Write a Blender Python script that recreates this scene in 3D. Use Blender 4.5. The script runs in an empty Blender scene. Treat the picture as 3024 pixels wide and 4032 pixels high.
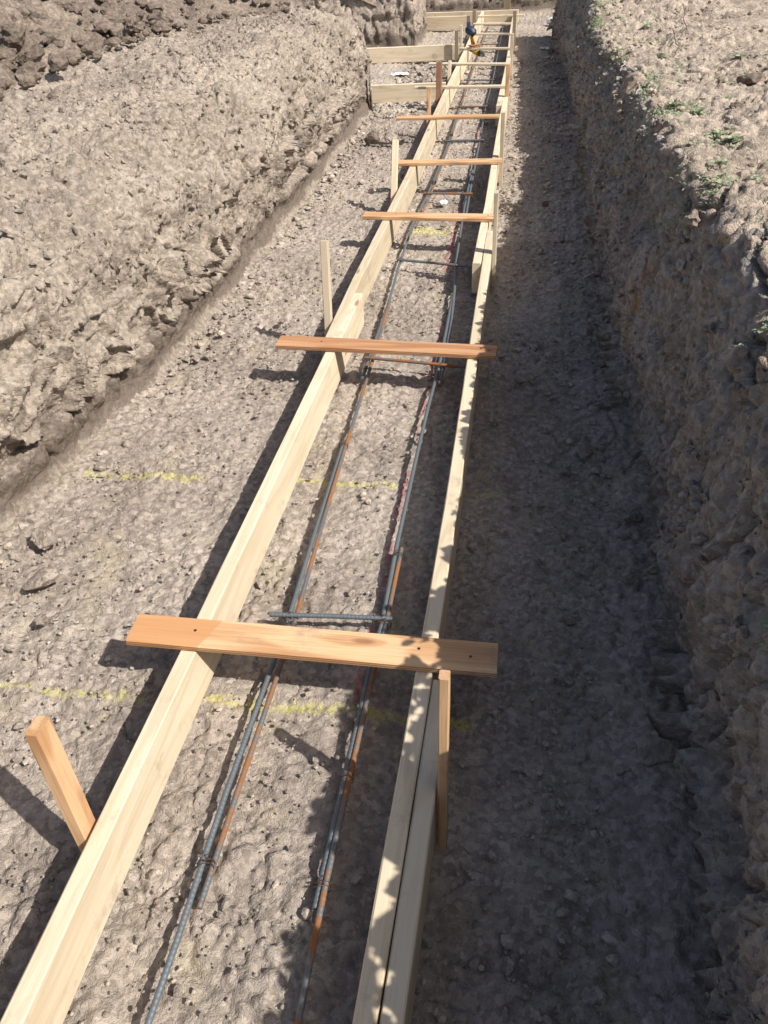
import bpy, math, random
import numpy as np
from mathutils import Vector, Matrix, Quaternion

rnd = random.Random(7)
scene = bpy.context.scene
C = scene.collection

# ------------------------------------------------------------------ camera
PITCH, YAW, ROLL, CAM_H = 0.69046, -0.20965, -0.06940, 1.353
cam_d = bpy.data.cameras.new('camera')
cam_d.sensor_fit = 'VERTICAL'; cam_d.sensor_height = 36.0
cam_d.lens = 36.0 * 3015.0 / 4032.0
cam_d.clip_start = 0.02; cam_d.clip_end = 500.0
cam_o = bpy.data.objects.new('camera', cam_d); C.objects.link(cam_o)
_f = Vector((math.sin(YAW) * math.cos(PITCH), math.cos(YAW) * math.cos(PITCH), -math.sin(PITCH)))
_r = Vector((math.cos(YAW), -math.sin(YAW), 0)); _u = _r.cross(_f)
_c, _s = math.cos(ROLL), math.sin(ROLL)
_r2 = _r * _c + _u * _s; _u2 = -_r * _s + _u * _c
M = Matrix.Identity(4)
for i in range(3):
    M[i][0] = _r2[i]; M[i][1] = _u2[i]; M[i][2] = -_f[i]
M[2][3] = CAM_H
cam_o.matrix_world = M
scene.camera = cam_o

# ------------------------------------------------------------------ light
SUN_DIR = Vector((0.87, -0.33, 1.0)).normalized()
w = bpy.data.worlds.new('World'); scene.world = w; w.use_nodes = True
nt = w.node_tree; bg = nt.nodes['Background']
sky = nt.nodes.new('ShaderNodeTexSky'); sky.sky_type = 'NISHITA'; sky.sun_disc = False; sky.dust_density = 3.0; sky.ozone_density = 0.4
sky.sun_elevation = math.asin(SUN_DIR.z)
sky.sun_rotation = math.atan2(SUN_DIR.x, SUN_DIR.y)
nt.links.new(sky.outputs[0], bg.inputs[0]); bg.inputs[1].default_value = 0.076
sun_d = bpy.data.lights.new('sun', 'SUN'); sun_d.energy = 4.2; sun_d.angle = math.radians(0.5)
sun_d.color = (1.0, 0.95, 0.87)
sun_o = bpy.data.objects.new('sun', sun_d); C.objects.link(sun_o)
sun_o.rotation_euler = (-SUN_DIR).to_track_quat('-Z', 'Y').to_euler()
sun_o.location = SUN_DIR * 20
scene.view_settings.view_transform = 'Standard'; scene.view_settings.look = 'None'
scene.view_settings.gamma = 1.0; scene.view_settings.exposure = 0.58
scene.view_settings.use_curve_mapping = False
scene.render.engine = 'CYCLES'

# ------------------------------------------------------------------ noise
def _hash(ix, iy, seed):
    h = (ix.astype(np.int64) * 374761393 + iy.astype(np.int64) * 668265263 + seed * 974634777) & 0xffffffff
    h = ((h ^ (h >> 13)) * 1274126177) & 0xffffffff
    h = ((h ^ (h >> 16)) * 2246822519) & 0xffffffff
    return (h ^ (h >> 15)) & 0xffffffff

def _r01(h, k=0):
    return (((h >> k) & 0xffff).astype(np.float32)) / 65535.0

def perlin(x, y, seed=0):
    xi = np.floor(x); yi = np.floor(y); fx = (x - xi); fy = (y - yi)
    u = fx * fx * fx * (fx * (fx * 6 - 15) + 10); v = fy * fy * fy * (fy * (fy * 6 - 15) + 10)
    def g(dx, dy):
        a = _r01(_hash(xi + dx, yi + dy, seed)) * 6.2831853
        return np.cos(a) * (fx - dx) + np.sin(a) * (fy - dy)
    a = g(0, 0); b = g(1, 0); c = g(0, 1); d = g(1, 1)
    return (a + (b - a) * u) * (1 - v) + (c + (d - c) * u) * v

def fbm(x, y, octaves=4, seed=0, gain=0.5):
    s = 0; a = 1.0
    for o in range(octaves):
        s = s + a * perlin(x * 2 ** o, y * 2 ** o, seed + 17 * o); a *= gain
    return s

def worley(x, y, seed=0):
    """F1, F2 and a random number of the nearest cell."""
    xi = np.floor(x); yi = np.floor(y)
    f1 = np.full(x.shape, 9.0, np.float32); f2 = f1.copy(); rid = np.zeros_like(f1)
    for dx in (-1, 0, 1):
        for dy in (-1, 0, 1):
            h = _hash(xi + dx, yi + dy, seed)
            px = xi + dx + _r01(h); py = yi + dy + _r01(h, 16)
            d = np.sqrt((px - x) ** 2 + (py - y) ** 2).astype(np.float32)
            m = d < f1
            f2 = np.where(m, f1, np.minimum(f2, d)); rid = np.where(m, _r01(h, 8), rid); f1 = np.where(m, d, f1)
    return f1, f2, rid

def billow(x, y, octaves=3, seed=0, gain=0.5, warp=0.35):
    wx = x + warp * perlin(x * 0.7 + 3, y * 0.7, seed + 91); wy = y + warp * perlin(x * 0.7, y * 0.7 + 5, seed + 92)
    s = 0; a = 1.0
    for o in range(octaves):
        s = s + a * np.clip(np.abs(perlin(wx * 2.1 ** o + 7 * o, wy * 2.1 ** o, seed + 13 * o)) * 1.6, 0, 0.6); a *= gain
    return s

def lumps(x, y, s, seed, keep=1.0, sharp=0.55):
    """rounded clods of cell size s, heights in metres"""
    wx = x + 0.25 * s * perlin(x / s * 1.7, y / s * 1.7, seed + 5); wy = y + 0.25 * s * perlin(x / s * 1.7 + 9, y / s * 1.7, seed + 6)
    f1, f2, r = worley(wx / s, wy / s, seed)
    rr = sharp * (0.45 + 0.75 * r)
    dome = np.sqrt(np.clip(1 - (f1 / rr) ** 2, 0, 1))
    r2 = (r * 7.31) % 1.0
    return s * 0.42 * dome * (0.3 + 0.7 * r) * (r2 < keep)

def cracks(x, y, s, seed, width=0.06):
    wx = x + 0.3 * s * fbm(x / s * 1.3, y / s * 1.3, 3, seed + 3); wy = y + 0.3 * s * fbm(x / s * 1.3 + 31, y / s * 1.3, 3, seed + 4)
    f1, f2, r = worley(wx / s, wy / s, seed)
    return np.clip(1 - (f2 - f1) / width, 0, 1)

# ------------------------------------------------------------------ helpers
def link(o, parent=None):
    C.objects.link(o)
    if parent is not None: o.parent = parent
    return o

def mesh_obj(name, verts, faces, mat, parent=None, smooth=False, mw=None):
    me = bpy.data.meshes.new(name)
    me.from_pydata([tuple(v) for v in verts], [], faces); me.update()
    if mat: me.materials.append(mat)
    if smooth: me.polygons.foreach_set('use_smooth', [True] * len(me.polygons))
    o = bpy.data.objects.new(name, me); link(o, parent)
    if mw is not None: o.matrix_local = mw
    return o

def np_mesh(name, V, F, mats, smooth=True, mat_idx=None, kind=None, parent=None):
    """V (n,3), F (m,k) arrays"""
    V = np.asarray(V, np.float32); F = np.asarray(F, np.int32)
    me = bpy.data.meshes.new(name); k = F.shape[1]
    me.vertices.add(len(V)); me.vertices.foreach_set('co', V.ravel())
    me.loops.add(F.size); me.loops.foreach_set('vertex_index', F.ravel())
    me.polygons.add(len(F)); me.polygons.foreach_set('loop_start', np.arange(0, F.size, k, dtype=np.int32))
    me.polygons.foreach_set('loop_total', np.full(len(F), k, np.int32))
    for m in (mats if isinstance(mats, (list, tuple)) else [mats]): me.materials.append(m)
    if mat_idx is not None: me.polygons.foreach_set('material_index', mat_idx)
    me.polygons.foreach_set('use_smooth', np.full(len(F), smooth))
    me.update(calc_edges=True); me.validate()
    o = bpy.data.objects.new(name, me); link(o, parent)
    if kind: o['kind'] = kind
    return o

def grid_faces(nr, nc, flip=False):
    r, c = np.meshgrid(np.arange(nr - 1), np.arange(nc - 1), indexing='ij')
    a = (r * nc + c).ravel(); b = a + 1; d = a + nc; e = d + 1
    return np.stack([a, d, e, b] if flip else [a, b, e, d], 1)

def tag(o, label, cat, group=None, kind=None):
    o['label'] = label; o['category'] = cat
    if group: o['group'] = group
    if kind: o['kind'] = kind
    return o

def empty(name, loc=(0, 0, 0), rot=None):
    o = bpy.data.objects.new(name, None); link(o); o.location = loc; o.empty_display_size = 0.05
    if rot is not None: o.rotation_euler = rot
    return o

# ------------------------------------------------------------------ materials
def new_mat(name):
    m = bpy.data.materials.new(name); m.use_nodes = True
    n = m.node_tree; b = n.nodes['Principled BSDF']
    return m, n, n.nodes, n.links, b

def N(nodes, t, **kw):
    nd = nodes.new(t)
    for k, v in kw.items():
        if k in nd.bl_rna.properties.keys(): setattr(nd, k, v)
        else: nd.inputs[k].default_value = v
    return nd

def math_n(nodes, links, op, a, b=None, clamp=False):
    nd = nodes.new('ShaderNodeMath'); nd.operation = op; nd.use_clamp = clamp
    for i, v in enumerate((a, b)):
        if v is None: continue
        if isinstance(v, (int, float)): nd.inputs[i].default_value = v
        else: links.new(v, nd.inputs[i])
    return nd.outputs[0]

def mixc(nodes, links, fac, a, b, mode='MIX'):
    nd = nodes.new('ShaderNodeMix'); nd.data_type = 'RGBA'; nd.blend_type = mode
    for idx, v in ((0, fac), (6, a), (7, b)):
        if isinstance(v, (int, float)): nd.inputs[idx].default_value = v
        elif isinstance(v, tuple): nd.inputs[idx].default_value = (*v[:3], 1)
        else: links.new(v, nd.inputs[idx])
    return nd.outputs[2]

def ramp(nodes, links, src, stops):
    nd = nodes.new('ShaderNodeValToRGB'); el = nd.color_ramp.elements
    while len(el) < len(stops): el.new(0.5)
    for e, (p, c) in zip(el, stops):
        e.position = p; e.color = (*c, 1) if isinstance(c, tuple) else (c, c, c, 1)
    links.new(src, nd.inputs[0]); return nd.outputs[0]

def smooth_range(nodes, links, src, a, b, lo=0.0, hi=1.0):
    nd = nodes.new('ShaderNodeMapRange'); nd.interpolation_type = 'SMOOTHSTEP'
    links.new(src, nd.inputs[0]); nd.inputs[1].default_value = a; nd.inputs[2].default_value = b
    nd.inputs[3].default_value = lo; nd.inputs[4].default_value = hi
    return nd.outputs[0]

def soil_mat(name, dark, light, bump=1.0, paint=False, streaks=False, smear=False, island=0.0):
    m, n, nodes, links, b = new_mat(name)
    tc = nodes.new('ShaderNodeTexCoord').outputs['Object']
    n1 = N(nodes, 'ShaderNodeTexNoise', Scale=2.2, Detail=6.0, Roughness=0.6); links.new(tc, n1.inputs['Vector'])
    n2 = N(nodes, 'ShaderNodeTexNoise', Scale=38.0, Detail=5.0, Roughness=0.7); links.new(tc, n2.inputs['Vector'])
    n3 = N(nodes, 'ShaderNodeTexNoise', Scale=210.0, Detail=3.0, Roughness=0.7); links.new(tc, n3.inputs['Vector'])
    v1 = N(nodes, 'ShaderNodeTexVoronoi', Scale=75.0); links.new(tc, v1.inputs['Vector'])
    f = math_n(nodes, links, 'MULTIPLY', n1.outputs[0], 0.5)
    f = math_n(nodes, links, 'ADD', f, math_n(nodes, links, 'MULTIPLY', n2.outputs[0], 0.5))
    f = smooth_range(nodes, links, f, 0.33, 0.67)
    col = mixc(nodes, links, f, dark, light)
    # single grains and pebbles a little lighter or darker
    sep = nodes.new('ShaderNodeSeparateColor'); links.new(v1.outputs['Color'], sep.inputs[0])
    g = smooth_range(nodes, links, sep.outputs[0], 0.0, 1.0, 0.78, 1.2)
    hs = nodes.new('ShaderNodeHueSaturation'); links.new(col, hs.inputs['Color']); links.new(g, hs.inputs['Value']); col = hs.outputs[0]
    if island:
        gi = nodes.new('ShaderNodeNewGeometry'); hi = nodes.new('ShaderNodeHueSaturation'); links.new(col, hi.inputs['Color'])
        links.new(smooth_range(nodes, links, gi.outputs['Random Per Island'], 0.0, 1.0, 1 - island, 1 + island), hi.inputs['Value']); col = hi.outputs[0]
    if streaks:
        mp = N(nodes, 'ShaderNodeMapping'); mp.inputs['Scale'].default_value = (6, 5, 1.6); links.new(tc, mp.inputs[0])
        ns = N(nodes, 'ShaderNodeTexNoise', Scale=1.0, Detail=3.0); links.new(mp.outputs[0], ns.inputs['Vector'])
        col = mixc(nodes, links, smooth_range(nodes, links, ns.outputs[0], 0.64, 0.72, 0, 0.5), col, (0.30, 0.18, 0.095))
        sy = nodes.new('ShaderNodeSeparateXYZ'); links.new(tc, sy.inputs[0])
        dd = math_n(nodes, links, 'ABSOLUTE', math_n(nodes, links, 'SUBTRACT', math_n(nodes, links, 'ADD', sy.outputs[1], math_n(nodes, links, 'MULTIPLY', math_n(nodes, links, 'SUBTRACT', n2.outputs[0], 0.5), 0.25)), 2.40))
        st = math_n(nodes, links, 'MULTIPLY', smooth_range(nodes, links, dd, 0.02, 0.06, 1, 0), smooth_range(nodes, links, math_n(nodes, links, 'ABSOLUTE', math_n(nodes, links, 'SUBTRACT', sy.outputs[2], 0.26)), 0.10, 0.17, 1, 0))
        col = mixc(nodes, links, math_n(nodes, links, 'MULTIPLY', st, 0.75), col, (0.40, 0.24, 0.125))
    if smear:
        sx = nodes.new('ShaderNodeSeparateXYZ'); links.new(tc, sx.inputs[0])
        zz = math_n(nodes, links, 'ADD', sx.outputs[2], math_n(nodes, links, 'MULTIPLY', math_n(nodes, links, 'SUBTRACT', n1.outputs[0], 0.5), 0.22))
        zz = math_n(nodes, links, 'ADD', zz, math_n(nodes, links, 'MULTIPLY', math_n(nodes, links, 'SUBTRACT', n2.outputs[0], 0.5), 0.10))
        hz = math_n(nodes, links, 'MULTIPLY', smooth_range(nodes, links, zz, -0.04, 0.01, 1, 0), smooth_range(nodes, links, zz, -0.155, -0.125, 0, 1))
        col = mixc(nodes, links, math_n(nodes, links, 'MULTIPLY', hz, 0.8), col, (0.15, 0.12, 0.098))
    if paint:
        sx = nodes.new('ShaderNodeSeparateXYZ'); links.new(tc, sx.inputs[0]); X, Y = sx.outputs[0], sx.outputs[1]
        pn = N(nodes, 'ShaderNodeTexNoise', Scale=26.0, Detail=6.0, Roughness=0.75); links.new(tc, pn.inputs['Vector'])
        pw = N(nodes, 'ShaderNodeTexNoise', Scale=3.0, Detail=2.0); links.new(tc, pw.inputs['Vector'])
        def line(coord, centre, half, lo_c, lo, hi, strength, thr, colr, wob=0.05):
            nonlocal col
            d = math_n(nodes, links, 'ADD', coord, math_n(nodes, links, 'MULTIPLY', pw.outputs[0], wob))
            d = math_n(nodes, links, 'ABSOLUTE', math_n(nodes, links, 'SUBTRACT', d, centre + wob * 0.5))
            a = smooth_range(nodes, links, d, 0.0, half, 1, 0)
            e = math_n(nodes, links, 'MULTIPLY', smooth_range(nodes, links, lo_c, lo - 0.05, lo), smooth_range(nodes, links, lo_c, hi, hi + 0.05, 1, 0))
            a = math_n(nodes, links, 'MULTIPLY', a, e)
            a = math_n(nodes, links, 'ADD', a, math_n(nodes, links, 'MULTIPLY', math_n(nodes, links, 'SUBTRACT', pn.outputs[0], 0.5), 2.6))
            a = math_n(nodes, links, 'ADD', a, math_n(nodes, links, 'MULTIPLY', math_n(nodes, links, 'SUBTRACT', v1.outputs['Distance'], 0.35), -0.9))
            a = math_n(nodes, links, 'MULTIPLY', smooth_range(nodes, links, a, thr - 0.28, thr + 0.27), e)
            col = mixc(nodes, links, math_n(nodes, links, 'MULTIPLY', a, strength), col, colr)
        Yl = (0.66, 0.62, 0.17)
        line(Y, 1.050, 0.040, X, -0.68, -0.06, 0.58, 0.66, Yl)
        line(Y, 1.020, 0.035, X, -1.35, -0.84, 0.45, 0.78, Yl)
        line(Y, 1.885, 0.060, X, -1.42, -1.02, 0.6, 0.80, Yl, 0.08)
        line(Y, 1.925, 0.045, X, -0.68, -0.38, 0.5, 0.74, Yl, 0.08)
        line(Y, 1.905, 0.035, X, -0.12, -0.04, 0.4, 0.6, Yl)
        line(Y, 4.24, 0.14, X, -0.62, -0.40, 0.55, 0.6, Yl, 0.1)
        line(X, -0.335, 0.022, Y, 1.10, 1.30, 0.6, 0.6, (0.46, 0.10, 0.12), 0.03)
        line(X, -0.335, 0.028, Y, 1.45, 2.0, 0.55, 0.7, (0.46, 0.10, 0.12), 0.03)
        line(X, -0.338, 0.026, Y, 2.2, 3.1, 0.5, 0.72, (0.46, 0.10, 0.12), 0.03)
        line(X, -0.39, 0.04, Y, 3.7, 4.6, 0.55, 0.65, (0.46, 0.10, 0.12), 0.03)
        line(X, -0.40, 0.03, Y, 6.2, 6.8, 0.6, 0.5, (0.46, 0.10, 0.12), 0.03)
        # pale dry clay rubbed over the damp one in broad patches
        px = N(nodes, 'ShaderNodeTexNoise', Scale=5.5, Detail=5.0, Roughness=0.65); links.new(tc, px.inputs['Vector'])
        col = mixc(nodes, links, smooth_range(nodes, links, px.outputs[0], 0.52, 0.70, 0, 0.45), col, (0.44, 0.385, 0.26))
    links.new(col, b.inputs['Base Color']); b.inputs['Roughness'].default_value = 0.95
    b.inputs['Specular IOR Level'].default_value = 0.15
    nr = nodes.new('ShaderNodeTexNoise'); nr.noise_type = 'RIDGED_MULTIFRACTAL'; nr.inputs['Scale'].default_value = 17.0; nr.inputs['Detail'].default_value = 5.0
    nr.inputs['Roughness'].default_value = 0.62; nr.inputs['Distortion'].default_value = 0.4; links.new(tc, nr.inputs['Vector'])
    h = math_n(nodes, links, 'MULTIPLY', n2.outputs[0], 1.8)
    h = math_n(nodes, links, 'SUBTRACT', h, math_n(nodes, links, 'MULTIPLY', nr.outputs[0], 0.55))
    h = math_n(nodes, links, 'ADD', h, math_n(nodes, links, 'MULTIPLY', n3.outputs[0], 0.9))
    h = math_n(nodes, links, 'SUBTRACT', h, math_n(nodes, links, 'MULTIPLY', v1.outputs['Distance'], 0.35))
    bp = N(nodes, 'ShaderNodeBump', Strength=1.0, Distance=0.0075 * bump); links.new(h, bp.inputs['Height'])
    links.new(bp.outputs[0], b.inputs['Normal'])
    return m

def wood_mat(name, light, dark, ring=26.0, contrast=1.0, knots=True, stain=None, ply=False, ends=None):
    m, n, nodes, links, b = new_mat(name)
    tc = nodes.new('ShaderNodeTexCoord').outputs['Object']
    oi = nodes.new('ShaderNodeObjectInfo')
    off = nodes.new('ShaderNodeVectorMath'); off.operation = 'MULTIPLY_ADD'
    cmb = nodes.new('ShaderNodeCombineXYZ')
    for i in range(3): links.new(math_n(nodes, links, 'MULTIPLY', oi.outputs['Random'], 7.0 + 3 * i), cmb.inputs[i])
    off.inputs[1].default_value = (1, 1, 1); links.new(tc, off.inputs[0]); links.new(cmb.outputs[0], off.inputs[2])
    P = off.outputs[0]
    mp = N(nodes, 'ShaderNodeMapping'); mp.inputs['Scale'].default_value = (0.9, 9, 9); links.new(P, mp.inputs[0])
    # knots push the rings apart
    mk = N(nodes, 'ShaderNodeMapping'); mk.inputs['Scale'].default_value = (2.1, 7, 7); links.new(P, mk.inputs[0])
    vk = N(nodes, 'ShaderNodeTexVoronoi', Scale=1.0); links.new(mk.outputs[0], vk.inputs['Vector'])
    kn = smooth_range(nodes, links, vk.outputs['Distance'], 0.0, 0.33, 1, 0)
    nz = N(nodes, 'ShaderNodeTexNoise', Scale=1.0, Detail=2.0, Roughness=0.45); links.new(mp.outputs[0], nz.inputs['Vector'])
    rv = math_n(nodes, links, 'ADD', nz.outputs[0], math_n(nodes, links, 'MULTIPLY', kn, 0.14 if knots else 0.0))
    rings = math_n(nodes, links, 'SINE', math_n(nodes, links, 'MULTIPLY', rv, ring * 6.2832 / 3.0))
    rings = smooth_range(nodes, links, rings, -0.2, 1.0, 0, 1)
    mf = N(nodes, 'ShaderNodeMapping'); mf.inputs['Scale'].default_value = (6, 260, 260); links.new(P, mf.inputs[0])
    fb = N(nodes, 'ShaderNodeTexNoise', Scale=1.0, Detail=4.0, Roughness=0.65); links.new(mf.outputs[0], fb.inputs['Vector'])
    ml = N(nodes, 'ShaderNodeMapping'); ml.inputs['Scale'].default_value = (1.5, 12, 12); links.new(P, ml.inputs[0])
    lo = N(nodes, 'ShaderNodeTexNoise', Scale=1.0, Detail=3.0); links.new(ml.outputs[0], lo.inputs['Vector'])
    f = math_n(nodes, links, 'MULTIPLY', rings, 0.5 * contrast)
    f = math_n(nodes, links, 'ADD', f, smooth_range(nodes, links, fb.outputs[0], 0.42, 0.75, 0, 0.55 * contrast))
    f = math_n(nodes, links, 'ADD', f, smooth_range(nodes, links, lo.outputs[0], 0.4, 0.75, 0, 0.35), clamp=True)
    col = mixc(nodes, links, f, light, dark)
    if knots:
        kc = smooth_range(nodes, links, vk.outputs['Distance'], 0.035, 0.085, 1, 0)
        col = mixc(nodes, links, math_n(nodes, links, 'MULTIPLY', kc, 0.75), col, (0.22, 0.10, 0.045))
    hs = nodes.new('ShaderNodeHueSaturation'); links.new(col, hs.inputs['Color'])
    links.new(smooth_range(nodes, links, oi.outputs['Random'], 0, 1, 0.86, 1.1), hs.inputs['Value']); col = hs.outputs[0]
    if stain:
        sx = nodes.new('ShaderNodeSeparateXYZ'); links.new(tc, sx.inputs[0])
        e = math_n(nodes, links, 'ADD', sx.outputs[0], math_n(nodes, links, 'MULTIPLY', sx.outputs[1], -0.35))
        e = math_n(nodes, links, 'ADD', e, math_n(nodes, links, 'MULTIPLY', lo.outputs[0], 0.02))
        col = mixc(nodes, links, smooth_range(nodes, links, e, stain[0], stain[0] + 0.006, 0.75, 0), col, stain[1])
    # dirt smudges
    dn = N(nodes, 'ShaderNodeTexNoise', Scale=9.0, Detail=7.0, Roughness=0.7); links.new(P, dn.inputs['Vector'])
    col = mixc(nodes, links, smooth_range(nodes, links, dn.outputs[0], 0.54, 0.72, 0, 0.6), col, (0.27, 0.22, 0.17))
    if ply:
        sz = nodes.new('ShaderNodeSeparateXYZ'); links.new(tc, sz.inputs[0])
        geo = nodes.new('ShaderNodeNewGeometry'); sn = nodes.new('ShaderNodeSeparateXYZ'); links.new(geo.outputs['Normal'], sn.inputs[0])
        side = smooth_range(nodes, links, math_n(nodes, links, 'ABSOLUTE', sn.outputs[2]), 0.3, 0.7, 1, 0)
        st = math_n(nodes, links, 'SINE', math_n(nodes, links, 'MULTIPLY', sz.outputs[2], 6.2832 / 0.0065))
        st = smooth_range(nodes, links, st, -0.1, 0.5, 0, 1)
        col = mixc(nodes, links, math_n(nodes, links, 'MULTIPLY', side, math_n(nodes, links, 'MULTIPLY', st, 0.6)), col, (0.16, 0.08, 0.04))
    links.new(col, b.inputs['Base Color'])
    b.inputs['Roughness'].default_value = 0.72; b.inputs['Specular IOR Level'].default_value = 0.25
    h = math_n(nodes, links, 'ADD', fb.outputs[0], math_n(nodes, links, 'MULTIPLY', rings, 0.3))
    bp = N(nodes, 'ShaderNodeBump', Strength=0.5, Distance=0.0012); links.new(h, bp.inputs['Height']); links.new(bp.outputs[0], b.inputs['Normal'])
    return m

def steel_mat(name, base, rust, amount, shift=0.0):
    m, n, nodes, links, b = new_mat(name)
    tc = nodes.new('ShaderNodeTexCoord').outputs['Object']
    n1 = N(nodes, 'ShaderNodeTexNoise', Scale=5.0, Detail=6.0, Roughness=0.7); links.new(tc, n1.inputs['Vector'])
    n2 = N(nodes, 'ShaderNodeTexNoise', Scale=90.0, Detail=4.0, Roughness=0.7); links.new(tc, n2.inputs['Vector'])
    s = math_n(nodes, links, 'ADD', n1.outputs[0], math_n(nodes, links, 'MULTIPLY', math_n(nodes, links, 'SUBTRACT', n2.outputs[0], 0.5), 0.5))
    r = smooth_range(nodes, links, s, 0.72 - amount, 0.84 - amount)
    rc = mixc(nodes, links, n2.outputs[0], rust, tuple(c * 0.5 for c in rust))
    bc = mixc(nodes, links, n2.outputs[0], base, tuple(c * 0.55 for c in base))
    col = mixc(nodes, links, r, bc, rc); links.new(col, b.inputs['Base Color'])
    links.new(smooth_range(nodes, links, r, 0, 1, 0.3, 0.0), b.inputs['Metallic'])
    links.new(smooth_range(nodes, links, r, 0, 1, 0.55, 0.9), b.inputs['Roughness'])
    bp = N(nodes, 'ShaderNodeBump', Strength=0.4, Distance=0.001); links.new(n2.outputs[0], bp.inputs['Height']); links.new(bp.outputs[0], b.inputs['Normal'])
    return m

def plain_mat(name, col, rough=0.6, metal=0.0, var=0.25, scale=30.0, trans=0.0):
    m, n, nodes, links, b = new_mat(name)
    tc = nodes.new('ShaderNodeTexCoord').outputs['Object']
    n1 = N(nodes, 'ShaderNodeTexNoise', Scale=scale, Detail=5.0, Roughness=0.65); links.new(tc, n1.inputs['Vector'])
    oi = nodes.new('ShaderNodeObjectInfo')
    c = mixc(nodes, links, smooth_range(nodes, links, n1.outputs[0], 0.35, 0.7), col, tuple(v * (1 - var) for v in col))
    links.new(c, b.inputs['Base Color']); b.inputs['Roughness'].default_value = rough; b.inputs['Metallic'].default_value = metal
    bp = N(nodes, 'ShaderNodeBump', Strength=0.25, Distance=0.002); links.new(n1.outputs[0], bp.inputs['Height']); links.new(bp.outputs[0], b.inputs['Normal'])
    return m

def leaf_mat(name, a, bcol):
    m, n, nodes, links, b = new_mat(name)
    g = nodes.new('ShaderNodeNewGeometry')
    c = mixc(nodes, links, g.outputs['Random Per Island'], a, bcol); links.new(c, b.inputs['Base Color'])
    b.inputs['Roughness'].default_value = 0.55
    tr = nodes.new('ShaderNodeBsdfTranslucent'); links.new(c, tr.inputs[0])
    mx = nodes.new('ShaderNodeMixShader'); mx.inputs[0].default_value = 0.25
    links.new(b.outputs[0], mx.inputs[1]); links.new(tr.outputs[0], mx.inputs[2])
    links.new(mx.outputs[0], nodes['Material Output'].inputs[0])
    return m

SOIL = soil_mat('trench_floor_soil', (0.295, 0.247, 0.210), (0.50, 0.432, 0.370), 1.0, paint=True)
SOIL_L = soil_mat('left_bank_soil', (0.28, 0.234, 0.194), (0.48, 0.41, 0.34), 1.1, smear=True)
SOIL_R = soil_mat('right_bank_soil', (0.28, 0.25, 0.228), (0.47, 0.428, 0.39), 1.1, streaks=True)
SOIL_TOP = soil_mat('dry_top_soil', (0.35, 0.288, 0.232), (0.58, 0.485, 0.395), 1.2)
SOIL_HEAP = soil_mat('spoil_soil', (0.17, 0.135, 0.11), (0.36, 0.295, 0.24), 1.3)
CLOD = soil_mat('clod_soil', (0.25, 0.207, 0.172), (0.45, 0.385, 0.325), 1.0)
CRUMB = soil_mat('crumb_soil', (0.27, 0.228, 0.192), (0.47, 0.41, 0.35), 0.6, island=0.22)
CLOD_D = soil_mat('dark_clod_soil', (0.14, 0.11, 0.09), (0.27, 0.22, 0.18), 1.0)
PINE = wood_mat('pale_pine', (0.65, 0.56, 0.42), (0.50, 0.40, 0.27), 20, 0.75)
PINE2 = wood_mat('cream_pine', (0.62, 0.53, 0.395), (0.47, 0.375, 0.25), 26, 0.8)
FIR = wood_mat('orange_fir', (0.60, 0.39, 0.225), (0.40, 0.215, 0.10), 24, 1.25)
PLYM = wood_mat('plywood_strip', (0.64, 0.43, 0.25), (0.42, 0.225, 0.105), 16, 1.1, stain=(0.20, (0.50, 0.25, 0.11)), ply=True)
PLYM2 = wood_mat('plywood_strip_plain', (0.56, 0.32, 0.175), (0.34, 0.16, 0.075), 16, 1.1, ply=True)
BROWN = wood_mat('brown_stained_wood', (0.30, 0.155, 0.09), (0.20, 0.10, 0.055), 20, 0.8)
GREYW = wood_mat('dull_grey_wood', (0.30, 0.23, 0.16), (0.20, 0.15, 0.10), 20, 0.8)
STEEL = steel_mat('mill_steel', (0.17, 0.20, 0.225), (0.30, 0.125, 0.045), 0.10)
RUST = steel_mat('rusty_steel', (0.18, 0.19, 0.20), (0.33, 0.14, 0.05), 0.27)
WIRE = plain_mat('tie_wire', (0.12, 0.07, 0.05), 0.6, 0.5)
SCREW = plain_mat('screw_head', (0.10, 0.09, 0.08), 0.4, 0.8)
WHITE = plain_mat('white_paper', (0.78, 0.76, 0.72), 0.7, 0, 0.12)
LEAF = leaf_mat('weed_leaf', (0.20, 0.26, 0.13), (0.45, 0.49, 0.34))
STEM = plain_mat('weed_stem', (0.30, 0.33, 0.20), 0.7)
ROOT = plain_mat('dry_root', (0.50, 0.44, 0.36), 0.8)
TWIG = plain_mat('dark_twig', (0.12, 0.09, 0.07), 0.8)

# ------------------------------------------------------------------ terrain
GZ = -0.155
FOOT_L = ([-2, 1.57, 1.9, 2.5, 3.2, 4.2, 5.2, 6.5, 7.2, 14], [-1.62, -1.575, -1.53, -1.46, -1.43, -1.40, -1.40, -1.40, -1.38, -1.38])
FOOT_R = ([-2, .54, .84, 1.15, 1.4, 1.77, 2.15, 2.65, 3.6, 5.16, 8.25, 10.5], [.36, .375, .392, .397, .398, .403, .382, .350, .339, .331, .244, .13])
TOP_R = ([-2, 0, 1.05, 1.26, 1.42, 1.7, 1.98, 2.3, 2.9, 3.8, 4.7, 5.7, 6.8, 7.6, 10.3, 12], [.66, .66, .675, .655, .68, .71, .695, .67, .65, .55, .475, .45, .43, .50, .47, .47])
EDGE_R = ([-2, 1.0, 1.26, 1.42, 1.7, 1.98, 2.3, 2.9, 3.8, 4.7, 5.7, 6.8, 7.6, 10.3], [.42, .44, .43, .455, .485, .47, .445, .438, .475, .53, .447, .385, .42, .26])

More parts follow.
